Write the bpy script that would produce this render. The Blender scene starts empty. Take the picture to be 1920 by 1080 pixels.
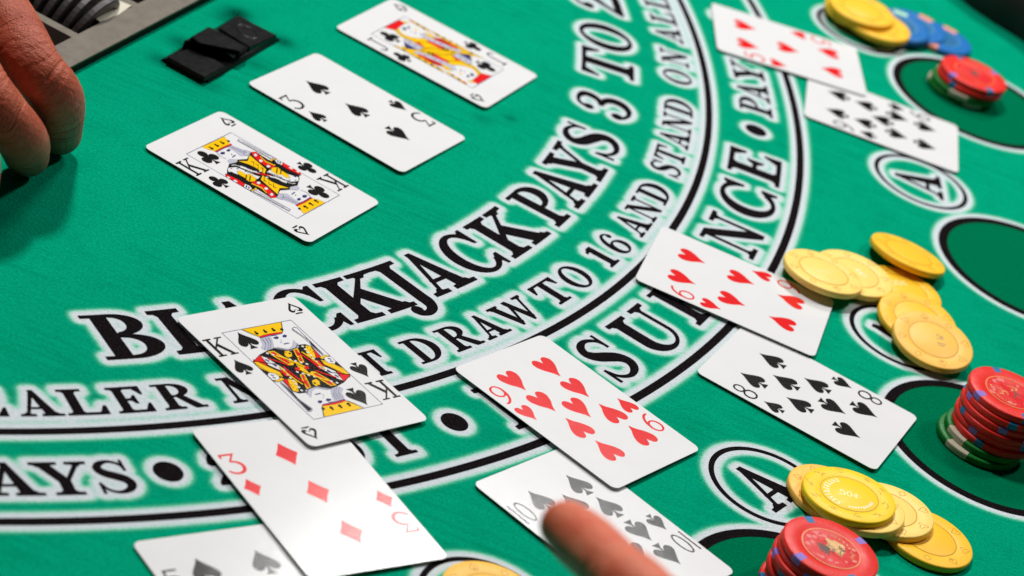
import bpy, math, random
import numpy as np
from mathutils import Vector, Matrix, Euler
from mathutils.geometry import tessellate_polygon

random.seed(7)
rng = np.random.default_rng(7)
SC = bpy.context.scene
COL = SC.collection
MM = 0.001

# ------------------------------------------------------------------ camera
F_PX, CAM_H, TILT, ROLL, Y0 = 5072.757, 571.48, 0.500940585, 0.378357685, 1050.0   # mm, radians
_fw = np.array([0, math.cos(TILT), -math.sin(TILT)])
_rt = np.array([1.0, 0, 0])
_up = np.array([0, math.sin(TILT), math.cos(TILT)])
_R = _rt * math.cos(ROLL) + _up * math.sin(ROLL)
_U = _up * math.cos(ROLL) - _rt * math.sin(ROLL)
cam_d = bpy.data.cameras.new('camera')
cam = bpy.data.objects.new('camera', cam_d)
COL.objects.link(cam)
m = Matrix.Identity(4)
for i in range(3):
    m[i][0], m[i][1], m[i][2] = _R[i], _U[i], -_fw[i]
m[0][3], m[1][3], m[2][3] = 0.0, -Y0 * MM, CAM_H * MM
cam.matrix_world = m
cam_d.sensor_width = 36.0
cam_d.lens = F_PX / 1920.0 * 36.0
cam_d.clip_start = 0.02
cam_d.clip_end = 50.0
cam_d.dof.use_dof = True
cam_d.dof.focus_distance = 1.13
cam_d.dof.aperture_fstop = 11.5
SC.camera = cam


def at(px, py, z=0.0):
    """photograph pixel (1920x1080) -> point in mm on the horizontal plane of height z above the felt"""
    d = _fw + (px - 960) / F_PX * _R - (py - 540) / F_PX * _U
    s = (z - CAM_H) / d[2]
    return np.array([d[0] * s, d[1] * s - Y0, z])


# ------------------------------------------------------------------ light: casino ceiling lamps, no daylight
world = bpy.data.worlds.new('World')
SC.world = world
world.use_nodes = True
bg = world.node_tree.nodes['Background']
bg.inputs[0].default_value = (0.80, 0.88, 1.0, 1)
bg.inputs[1].default_value = 0.025


def area_lamp(name, loc, target, sx, sy, watts, col):
    d = bpy.data.lights.new(name, 'AREA')
    d.shape = 'RECTANGLE'
    d.size, d.size_y = sx, sy
    d.energy = watts
    d.color = col
    o = bpy.data.objects.new(name, d)
    o.location = loc
    o.rotation_euler = (Vector(target) - Vector(loc)).to_track_quat('-Z', 'Y').to_euler()
    COL.objects.link(o)
    return o


area_lamp('ceiling_lamp', (-0.60, 0.50, 1.95), (0.0, 0.0, 0.0), 0.22, 0.22, 34.0, (1.0, 0.985, 0.96))
area_lamp('ceiling_lamp_right', (0.95, 1.0, 1.60), (0.05, 0.0, 0.0), 0.20, 0.20, 14.0, (1.0, 0.975, 0.94))
_g = at(835, 1345) * MM                      # mirror image of a far lit panel shows on the near cards
_d = Vector((_g[0], _g[1] + Y0 * MM, CAM_H * MM)).normalized()
area_lamp('far_ceiling_panel', Vector((_g[0], _g[1], 0.0)) + _d * 2.2, (_g[0], _g[1], 0.0), 0.34, 0.30, 14.0, (1.0, 0.99, 0.97))

SC.view_settings.view_transform = 'Standard'
SC.view_settings.look = 'None'
SC.view_settings.exposure = 0.0
SC.view_settings.gamma = 1.0
SC.view_settings.use_curve_mapping = False
SC.render.engine = 'CYCLES'
SC.cycles.use_denoising = True
SC.cycles.max_bounces = 6


# ------------------------------------------------------------------ materials
def new_mat(name, base=(0.8, 0.8, 0.8), rough=0.5, spec=0.5, metal=0.0):
    mt = bpy.data.materials.new(name)
    mt.use_nodes = True
    nt = mt.node_tree
    b = nt.nodes['Principled BSDF']
    b.inputs['Base Color'].default_value = (*base, 1)
    b.inputs['Roughness'].default_value = rough
    b.inputs['Specular IOR Level'].default_value = spec
    b.inputs['Metallic'].default_value = metal
    return mt, nt, b


def N(nt, kind, **kw):
    n = nt.nodes.new(kind)
    for k, v in kw.items():
        if k in n.inputs:
            n.inputs[k].default_value = v
        else:
            setattr(n, k, v)
    return n


def math_node(nt, op, a=None, b=None, va=0.0, vb=0.0, clamp=False):
    n = nt.nodes.new('ShaderNodeMath')
    n.operation = op
    n.use_clamp = clamp
    if a is not None:
        nt.links.new(a, n.inputs[0])
    else:
        n.inputs[0].default_value = va
    if b is not None:
        nt.links.new(b, n.inputs[1])
    else:
        n.inputs[1].default_value = vb
    return n.outputs[0]


def mix_col(nt, fac, a, b, blend='MIX'):
    n = nt.nodes.new('ShaderNodeMix')
    n.data_type = 'RGBA'
    n.blend_type = blend
    for inp, v in ((n.inputs[0], fac), (n.inputs[6], a), (n.inputs[7], b)):
        if isinstance(v, bpy.types.NodeSocket):
            nt.links.new(v, inp)
        elif isinstance(v, tuple):
            inp.default_value = (*v, 1)
        else:
            inp.default_value = v
    return n.outputs[2]


def coords(nt, scale=(1, 1, 1), rot=(0, 0, 0)):
    tc = nt.nodes.new('ShaderNodeTexCoord')
    mp = nt.nodes.new('ShaderNodeMapping')
    mp.inputs['Scale'].default_value = scale
    mp.inputs['Rotation'].default_value = rot
    nt.links.new(tc.outputs['Object'], mp.inputs['Vector'])
    return mp.outputs[0]


def noise(nt, vec, scale, detail=2.0, rough=0.5):
    n = nt.nodes.new('ShaderNodeTexNoise')
    n.inputs['Scale'].default_value = scale
    n.inputs['Detail'].default_value = detail
    n.inputs['Roughness'].default_value = rough
    nt.links.new(vec, n.inputs['Vector'])
    return n.outputs['Fac']


def ramp(nt, fac, stops):
    n = nt.nodes.new('ShaderNodeValToRGB')
    e = n.color_ramp.elements
    e[0].position, e[0].color = stops[0][0], (*stops[0][1], 1)
    e[1].position, e[1].color = stops[-1][0], (*stops[-1][1], 1)
    for p, c in stops[1:-1]:
        x = e.new(p)
        x.color = (*c, 1)
    nt.links.new(fac, n.inputs[0])
    return n.outputs[0]


def bump(nt, b, height, strength, dist):
    n = nt.nodes.new('ShaderNodeBump')
    n.inputs['Strength'].default_value = strength
    n.inputs['Distance'].default_value = dist
    nt.links.new(height, n.inputs['Height'])
    nt.links.new(n.outputs[0], b.inputs['Normal'])


STREAK_ANG = math.atan2(17.0, 48.9)


def felt_material():
    mt, nt, b = new_mat('green_felt_print', rough=1.0, spec=0.0)
    v = coords(nt)
    fuzz = ramp(nt, noise(nt, v, 800.0, 3.0, 0.7), [(0.22, (0, 0, 0)), (0.78, (1, 1, 1))])
    blot = noise(nt, v, 38.0, 4.0, 0.6)
    vs = coords(nt, (26.0, 330.0, 1.0), (0, 0, -STREAK_ANG))
    streak = noise(nt, vs, 1.0, 3.0, 0.55)
    patch = noise(nt, v, 9.0, 2.0, 0.5)
    # worn, brushed nap: streaks only in rubbed patches
    pm = ramp(nt, patch, [(0.38, (0, 0, 0)), (0.56, (1, 1, 1))])
    st = ramp(nt, streak, [(0.34, (1, 1, 1)), (0.56, (0, 0, 0))])
    sm = mix_col(nt, 1.0, pm, st, 'MULTIPLY')
    g = mix_col(nt, blot, (0.0008, 0.318, 0.163), (0.0012, 0.385, 0.205))
    g = mix_col(nt, fuzz, mix_col(nt, 0.60, g, (0, 0.12, 0.06)), mix_col(nt, 0.45, g, (0.002, 0.50, 0.30)))
    g = mix_col(nt, math_node(nt, 'MULTIPLY', sm, None, vb=0.46), g, (0.0, 0.19, 0.098))
    # broad tonal drift, lint and handling grime
    big = noise(nt, v, 5.0, 3.0, 0.55)
    g = mix_col(nt, math_node(nt, 'MULTIPLY', ramp(nt, big, [(0.40, (0, 0, 0)), (0.62, (1, 1, 1))]), None, vb=0.20), g, (0.0, 0.235, 0.135))
    rub = noise(nt, coords(nt, (60, 60, 1)), 1.0, 6.0, 0.72)
    g = mix_col(nt, math_node(nt, 'MULTIPLY', ramp(nt, rub, [(0.50, (0, 0, 0)), (0.70, (1, 1, 1))]), None, vb=0.28), g, (0.0, 0.17, 0.085))
    lint = noise(nt, coords(nt, (420, 900, 1), (0, 0, 0.7)), 1.0, 2.0, 0.5)
    g = mix_col(nt, math_node(nt, 'MULTIPLY', ramp(nt, lint, [(0.70, (0, 0, 0)), (0.78, (1, 1, 1))]), None, vb=0.35), g, (0.03, 0.50, 0.36))
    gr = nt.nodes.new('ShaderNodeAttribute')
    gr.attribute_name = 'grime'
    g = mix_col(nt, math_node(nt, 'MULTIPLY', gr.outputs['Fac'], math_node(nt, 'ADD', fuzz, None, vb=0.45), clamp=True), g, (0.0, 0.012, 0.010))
    # darker dyed discs of the betting spots
    fd = nt.nodes.new('ShaderNodeAttribute')
    fd.attribute_name = 'spot'
    dg = mix_col(nt, fuzz, (0.0, 0.105, 0.044), (0.0, 0.190, 0.085))
    g = mix_col(nt, fd.outputs['Fac'], g, dg)
    # airbrushed white halo round the print
    at_ = nt.nodes.new('ShaderNodeAttribute')
    at_.attribute_name = 'halo'
    sp = math_node(nt, 'MULTIPLY', math_node(nt, 'SUBTRACT', fuzz, None, vb=0.5), None, vb=0.45)
    sp2 = math_node(nt, 'MULTIPLY', math_node(nt, 'SUBTRACT', noise(nt, v, 260.0, 2.0), None, vb=0.5), None, vb=0.30)
    h = math_node(nt, 'ADD', at_.outputs['Fac'], math_node(nt, 'MULTIPLY', math_node(nt, 'ADD', sp, sp2), at_.outputs['Fac']), clamp=True)
    hc = ramp(nt, h, [(0.0, (0.0, 0.37, 0.20)), (0.30, (0.03, 0.45, 0.26)), (0.55, (0.26, 0.62, 0.46)), (0.76, (0.50, 0.63, 0.62)), (1.0, (0.62, 0.665, 0.70))])
    hm = ramp(nt, h, [(0.0, (0, 0, 0)), (0.30, (0.8, 0.8, 0.8)), (0.5, (1, 1, 1))])
    hc = mix_col(nt, 0.10, hc, mix_col(nt, fuzz, (0.2, 0.26, 0.28), (0.9, 0.95, 1.0)))
    c = mix_col(nt, hm, g, hc)
    nt.links.new(c, b.inputs['Base Color'])
    b.inputs['Sheen Weight'].default_value = 0.0
    b.inputs['Sheen Roughness'].default_value = 0.5
    hh = math_node(nt, 'ADD', fuzz, math_node(nt, 'MULTIPLY', noise(nt, v, 520.0, 2.0), None, vb=0.7))
    bump(nt, b, hh, 0.6, 0.0007)
    return mt


def felt_ink_material():
    mt, nt, b = new_mat('black_felt_ink', rough=1.0, spec=0.03)
    v = coords(nt)
    fz = noise(nt, v, 900.0, 3.0, 0.65)
    sp = ramp(nt, fz, [(0.35, (0.0035, 0.0025, 0.003)), (0.62, (0.010, 0.007, 0.008)), (0.78, (0.035, 0.030, 0.034))])
    nt.links.new(sp, b.inputs['Base Color'])
    bump(nt, b, fz, 0.5, 0.0005)
    return mt


def linen(nt, b, strength):
    """crossed embossing of plastic playing cards"""
    v = coords(nt)
    hs = None
    for ang in (0.35, 0.35 + math.pi / 2):
        w = nt.nodes.new('ShaderNodeTexWave')
        w.inputs['Scale'].default_value = 330.0
        w.inputs['Distortion'].default_value = 1.2
        w.inputs['Detail'].default_value = 1.0
        mp = nt.nodes.new('ShaderNodeMapping')
        mp.inputs['Rotation'].default_value = (0, 0, ang)
        nt.links.new(v, mp.inputs['Vector'])
        nt.links.new(mp.outputs[0], w.inputs['Vector'])
        hs = w.outputs['Fac'] if hs is None else math_node(nt, 'ADD', hs, w.outputs['Fac'])
    bump(nt, b, hs, strength, 0.00004)
    return hs


def card_material():
    mt, nt, b = new_mat('white_card_stock', (0.80, 0.80, 0.805), rough=0.15, spec=0.45)
    v = coords(nt)
    n = noise(nt, v, 60.0, 3.0)
    c = mix_col(nt, n, (0.735, 0.733, 0.737), (0.785, 0.785, 0.79))
    nt.links.new(c, b.inputs['Base Color'])
    linen(nt, b, 0.16)
    return mt


def ink_material(name, col, rough=0.15, spec=0.45):
    mt, nt, b = new_mat(name, col, rough=rough, spec=spec)
    hs = linen(nt, b, 0.30)
    # hatched glare painted into the ink colour along the crests of the embossing
    k = ramp(nt, math_node(nt, 'MULTIPLY', hs, None, vb=0.5), [(0.45, (0, 0, 0)), (0.95, (1, 1, 1))])
    c = mix_col(nt, math_node(nt, 'MULTIPLY', k, None, vb=0.06), col, tuple(min(1.0, x * 0.5 + 0.30) for x in col))
    nt.links.new(c, b.inputs['Base Color'])
    return mt


def clay_material(name, col, dirt=(0.35, 0.2, 0.05), amt=0.35, rough=0.42):
    mt, nt, b = new_mat(name, col, rough=rough, spec=0.22)
    v = coords(nt)
    n = noise(nt, v, 150.0, 5.0, 0.65)
    n2 = noise(nt, v, 700.0, 3.0, 0.6)
    f = ramp(nt, n, [(0.45, (0, 0, 0)), (0.75, (1, 1, 1))])
    c = mix_col(nt, math_node(nt, 'MULTIPLY', f, None, vb=amt), col, dirt)
    c = mix_col(nt, math_node(nt, 'MULTIPLY', n2, None, vb=0.18), c, tuple(min(1, x * 1.2) for x in col))
    nt.links.new(c, b.inputs['Base Color'])
    rr = math_node(nt, 'ADD', math_node(nt, 'MULTIPLY', n, None, vb=0.25), None, vb=rough - 0.12)
    nt.links.new(rr, b.inputs['Roughness'])
    bump(nt, b, math_node(nt, 'ADD', n2, math_node(nt, 'MULTIPLY', n, None, vb=1.5)), 0.22, 0.0004)
    return mt


M = {}
M['felt'] = felt_material()
M['felt_ink'] = felt_ink_material()
M['card'] = card_material()
M['blk'] = ink_material('black_card_ink', (0.006, 0.005, 0.005))
M['red'] = ink_material('red_card_ink', (0.76, 0.008, 0.010))
M['yel'] = ink_material('yellow_card_ink', (0.90, 0.54, 0.0))
M['blu'] = ink_material('navy_card_ink', (0.030, 0.032, 0.16))
M['lil'] = ink_material('lilac_card_ink', (0.50, 0.50, 0.60))
M['lin'] = ink_material('grey_line_ink', (0.30, 0.30, 0.38))
M['wht'] = ink_material('white_card_ink', (0.76, 0.76, 0.765))
M['clay_yellow'] = clay_material('yellow_clay', (0.95, 0.53, 0.022), (0.85, 0.40, 0.02), 0.25)
M['clay_bright'] = clay_material('bright_yellow_clay', (0.92, 0.62, 0.006), (0.76, 0.44, 0.01), 0.2)
M['clay_pale'] = clay_material('pale_yellow_clay', (0.96, 0.66, 0.16), (0.86, 0.52, 0.10), 0.25)  # base lightened, partly to paint in glare on the chip faces
M['clay_buff'] = clay_material('orange_buff_clay', (0.95, 0.53, 0.085), (0.88, 0.44, 0.08), 0.3)
M['engrave'] = clay_material('engraved_yellow', (0.56, 0.27, 0.015), (0.5, 0.22, 0.02))
M['engrave_deep'] = clay_material('engraved_deep_yellow', (0.60, 0.34, 0.012), (0.5, 0.25, 0.02))
M['foil'], _n, _b = new_mat('pale_hot_stamp', (0.92, 0.86, 0.52), rough=0.25, spec=0.8)
M['foil_dark'], _n, _b = new_mat('dark_hot_stamp', (0.28, 0.19, 0.06), rough=0.35, spec=0.6)
M['clay_red'] = clay_material('red_clay', (0.76, 0.020, 0.014), (0.80, 0.07, 0.05), 0.4, 0.38)
M['clay_red_inlay'] = clay_material('red_inlay', (0.70, 0.016, 0.020), (0.80, 0.16, 0.13), 0.6, 0.30)
M['clay_green'] = clay_material('green_clay', (0.006, 0.17, 0.022), (0.005, 0.10, 0.012))
M['clay_white'] = clay_material('cream_clay', (0.54, 0.49, 0.37), (0.45, 0.38, 0.25))
M['clay_blue'] = clay_material('blue_clay', (0.003, 0.14, 0.44), (0.003, 0.09, 0.32))
M['clay_navy'] = clay_material('navy_clay', (0.010, 0.060, 0.20), (0.01, 0.04, 0.12))
M['clay_steel'] = clay_material('steel_blue_clay', (0.015, 0.16, 0.36), (0.01, 0.08, 0.2))
M['clay_purple'] = clay_material('purple_clay', (0.26, 0.16, 0.55), (0.18, 0.10, 0.42))
M['clay_peach'] = clay_material('peach_clay', (0.85, 0.30, 0.20), (0.7, 0.2, 0.15))
M['clay_mint'] = clay_material('mint_clay', (0.40, 0.72, 0.45), (0.3, 0.6, 0.4))
M['gold'], _n, _b = new_mat('gold_print', (0.62, 0.36, 0.075), rough=0.4, spec=0.6)
_g = noise(_n, coords(_n), 420.0, 4.0, 0.7)
_n.links.new(ramp(_n, _g, [(0.35, (0.22, 0.075, 0.03)), (0.5, (0.66, 0.33, 0.07)), (0.7, (0.85, 0.58, 0.20))]), _b.inputs['Base Color'])
M['gold_ring'], _n, _b = new_mat('gold_ring_print', (0.80, 0.30, 0.07), rough=0.35, spec=0.6)
M['dark_print'], _n, _b = new_mat('dark_print', (0.10, 0.045, 0.03), rough=0.5, spec=0.4)
M['pink_wear'] = clay_material('worn_pink_inlay', (0.78, 0.22, 0.20), (0.75, 0.10, 0.10), 0.7, 0.35)
M['blue_ring'] = clay_material('pale_blue_ring', (0.06, 0.26, 0.48), (0.15, 0.25, 0.30), 0.5)
M['blue_inlay'] = clay_material('blue_inlay', (0.008, 0.12, 0.30), (0.02, 0.16, 0.25), 0.6)


def skin_material(name, c1, c2, scale=1.0):
    mt, nt, b = new_mat(name, c1, rough=0.46, spec=0.24)
    v = coords(nt)
    n = noise(nt, v, 90.0 * scale, 5.0, 0.6)
    n2 = noise(nt, v, 520.0, 4.0, 0.6)
    c = mix_col(nt, ramp(nt, n, [(0.35, (0, 0, 0)), (0.68, (1, 1, 1))]), c1, c2)
    c = mix_col(nt, math_node(nt, 'MULTIPLY', n2, None, vb=0.25), c, tuple(x * 0.55 for x in c1))
    nt.links.new(c, b.inputs['Base Color'])
    b.inputs['Subsurface Weight'].default_value = 0.06
    b.inputs['Subsurface Radius'].default_value = (0.004, 0.0012, 0.0007)
    b.inputs['Subsurface Scale'].default_value = 1.0
    vo = nt.nodes.new('ShaderNodeTexVoronoi')
    vo.feature = 'DISTANCE_TO_EDGE'
    vo.inputs['Scale'].default_value = 780.0
    nt.links.new(v, vo.inputs['Vector'])
    w = noise(nt, coords(nt, (260, 900, 500), (0.2, 0.3, -0.9)), 1.0, 3.0, 0.6)
    h = math_node(nt, 'ADD', math_node(nt, 'MULTIPLY', vo.outputs['Distance'], None, vb=0.8), math_node(nt, 'ADD', math_node(nt, 'MULTIPLY', w, None, vb=1.3), math_node(nt, 'MULTIPLY', n2, None, vb=0.6)))
    bump(nt, b, h, 0.55, 0.0007)
    return mt


M['skin'] = skin_material('tanned_skin', (0.37, 0.064, 0.029), (0.52, 0.130, 0.070))
M['skin_pink'] = skin_material('reddish_skin', (0.74, 0.130, 0.062), (0.82, 0.250, 0.140))
M['nail'], _n, _b = new_mat('finger_nail', (0.62, 0.34, 0.25), rough=0.3, spec=0.5)

M['steel'], _n, _b = new_mat('worn_tray_metal', (0.36, 0.33, 0.28), rough=0.55, spec=0.5, metal=0.35)
_v = coords(_n)
_a = noise(_n, _v, 120.0, 6.0, 0.7)
_c = noise(_n, _v, 45.0, 4.0, 0.6)
_k = mix_col(_n, _a, (0.085, 0.072, 0.055), (0.25, 0.22, 0.175))
_k = mix_col(_n, ramp(_n, _c, [(0.55, (0, 0, 0)), (0.68, (0.7, 0.7, 0.7))]), _k, (0.12, 0.115, 0.12))
_n.links.new(_k, _b.inputs['Base Color'])
bump(_n, _b, _a, 0.4, 0.0004)
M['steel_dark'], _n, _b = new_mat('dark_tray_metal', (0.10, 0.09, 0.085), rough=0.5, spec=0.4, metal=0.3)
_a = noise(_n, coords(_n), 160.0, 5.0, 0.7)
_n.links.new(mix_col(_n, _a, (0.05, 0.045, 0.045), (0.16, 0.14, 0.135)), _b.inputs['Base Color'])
M['shaded_edge'], _n, _b = new_mat('shaded_tray_edge', (0.006, 0.007, 0.006), rough=0.7, spec=0.15)  # shade on the rim's front face, put into a near-black colour
M['tape'], _n, _b = new_mat('pale_tape', (0.62, 0.58, 0.47), rough=0.7, spec=0.2)
M['token'], _n, _b = new_mat('metal_token', (0.2, 0.18, 0.19), rough=0.5, spec=0.4, metal=0.3)
_a = noise(_n, coords(_n), 260.0, 5.0, 0.7)
_n.links.new(mix_col(_n, _a, (0.03, 0.024, 0.024), (0.11, 0.095, 0.10)), _b.inputs['Base Color'])
M['plastic'], _n, _b = new_mat('black_plastic', (0.003, 0.003, 0.0035), rough=0.3, spec=0.26)
_a = noise(_n, coords(_n), 300.0, 4.0, 0.7)
_n.links.new(math_node(_n, 'ADD', math_node(_n, 'MULTIPLY', _a, None, vb=0.25), None, vb=0.20), _b.inputs['Roughness'])
bump(_n, _b, _a, 0.12, 0.0003)
M['mirror'], _n, _b = new_mat('peek_mirror', (0.75, 0.70, 0.68), rough=0.08, spec=0.5, metal=1.0)
M['leather'], _n, _b = new_mat('black_padded_leather', (0.010, 0.010, 0.010), rough=0.55, spec=0.3)
bump(_n, _b, noise(_n, coords(_n), 350.0, 4.0), 0.3, 0.0005)
M['wood'], _n, _b = new_mat('dark_table_edge', (0.03, 0.016, 0.010), rough=0.5)


# ------------------------------------------------------------------ mesh helpers (all input in millimetres)
def link(name, me, mats, parent=None):
    for mt in mats:
        me.materials.append(mt)
    o = bpy.data.objects.new(name, me)
    COL.objects.link(o)
    if parent is not None:
        o.parent = parent
    return o


def mesh_mm(name, verts, faces, midx=None, smooth=False):
    me = bpy.data.meshes.new(name)
    me.from_pydata([tuple(float(c) * MM for c in v) for v in verts], [], faces)
    if midx is not None:
        me.polygons.foreach_set('material_index', midx)
    if smooth:
        me.polygons.foreach_set('use_smooth', [True] * len(me.polygons))
    me.validate()
    me.update()
    return me


def tag(o, label, cat, group=None, kind=None):
    o['label'] = label
    o['category'] = cat
    if group:
        o['group'] = group
    if kind:
        o['kind'] = kind
    return o


def empty(name, loc_mm, rot=(0, 0, 0)):
    o = bpy.data.objects.new(name, None)
    o.empty_display_size = 0.01
    o.location = [c * MM for c in loc_mm]
    o.rotation_euler = rot
    COL.objects.link(o)
    return o


def area2(p):
    return 0.5 * sum(p[i][0] * p[(i + 1) % len(p)][1] - p[(i + 1) % len(p)][0] * p[i][1] for i in range(len(p)))


def sheet_data(polys, z0, dz):
    """flat print: each polygon (list of points, or [outer, hole, ...]) its own thin layer, facing up"""
    V, Fc, mi = [], [], []
    for k, (mat_i, p) in enumerate(polys):
        loops = p if isinstance(p[0][0], (list, tuple, np.ndarray)) else [p]
        z = z0 + dz * k
        base = len(V)
        flat = [q for lp in loops for q in lp]
        V += [(q[0], q[1], z) for q in flat]
        tris = tessellate_polygon([[Vector((q[0], q[1], 0)) for q in lp] for lp in loops])
        for t in tris:
            a, b_, c = (flat[i] for i in t)
            cr = (b_[0] - a[0]) * (c[1] - a[1]) - (b_[1] - a[1]) * (c[0] - a[0])
            if abs(cr) < 1e-9:
                continue
            t = t if cr > 0 else (t[0], t[2], t[1])
            Fc.append(tuple(base + i for i in t))
            mi.append(mat_i)
    return V, Fc, mi


def sheet(name, polys, mats, parent, z0=0.0, dz=0.006):
    V, Fc, mi = sheet_data(polys, z0, dz)
    me = mesh_mm(name, V, Fc, mi)
    return link(name, me, mats, parent)


def crom(pts, n=6):
    """Catmull-Rom through points of any dimension"""
    P = [np.array(p, float) for p in pts]
    P = [2 * P[0] - P[1]] + P + [2 * P[-1] - P[-2]]
    out = []
    for i in range(1, len(P) - 2):
        for k in range(n):
            t = k / n
            out.append(0.5 * ((2 * P[i]) + (-P[i - 1] + P[i + 1]) * t + (2 * P[i - 1] - 5 * P[i] + 4 * P[i + 1] - P[i + 2]) * t * t + (-P[i - 1] + 3 * P[i] - 3 * P[i + 1] + P[i + 2]) * t ** 3))
    out.append(P[-2])
    return out


def stroke(pts, n=6, curve=True):
    """variable-width stroke: pts (x, y, width) -> polygon"""
    Q = crom(pts, n) if curve else [np.array(p, float) for p in pts]
    L, Rr = [], []
    for i, q in enumerate(Q):
        a = Q[max(i - 1, 0)]
        b_ = Q[min(i + 1, len(Q) - 1)]
        d = (b_ - a)[:2]
        d = d / (np.hypot(*d) + 1e-12)
        nrm = np.array([-d[1], d[0]]) * q[2] / 2
        L.append(tuple(q[:2] + nrm))
        Rr.append(tuple(q[:2] - nrm))
    return L + Rr[::-1]


def disc(cx, cy, r, n=20, ry=None):
    ry = r if ry is None else ry
    return [(cx + r * math.cos(2 * math.pi * i / n), cy + ry * math.sin(2 * math.pi * i / n)) for i in range(n)]


def ringarc(cx, cy, rx, ry, icx, icy, irx, iry, a0, a1, n=24):
    o = [(cx + rx * math.cos(math.radians(a0 + (a1 - a0) * i / n)), cy + ry * math.sin(math.radians(a0 + (a1 - a0) * i / n))) for i in range(n + 1)]
    q = [(icx + irx * math.cos(math.radians(a0 + (a1 - a0) * i / n)), icy + iry * math.sin(math.radians(a0 + (a1 - a0) * i / n))) for i in range(n + 1)]
    return o + q[::-1]


def box(x0, x1, y0, y1):
    return [(x0, y0), (x1, y0), (x1, y1), (x0, y1)]


# ------------------------------------------------------------------ slab-serif capitals of the table print (cap height 1)
SH = 0.085


def foot(x0, x1, s0, s1, b=0.045):
    """slab at the baseline from x0 to x1 under a stem s0..s1"""
    return [(x0, 0), (x1, 0), (x1, SH), (s1 + b, SH + 0.01), (s1, SH + b + 0.02), (s0, SH + b + 0.02), (s0 - b, SH + 0.01), (x0, SH)]


def head(x0, x1, s0, s1, b=0.045):
    return [(x, 1 - y) for x, y in foot(x0, x1, s0, s1, b)][::-1]


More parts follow.
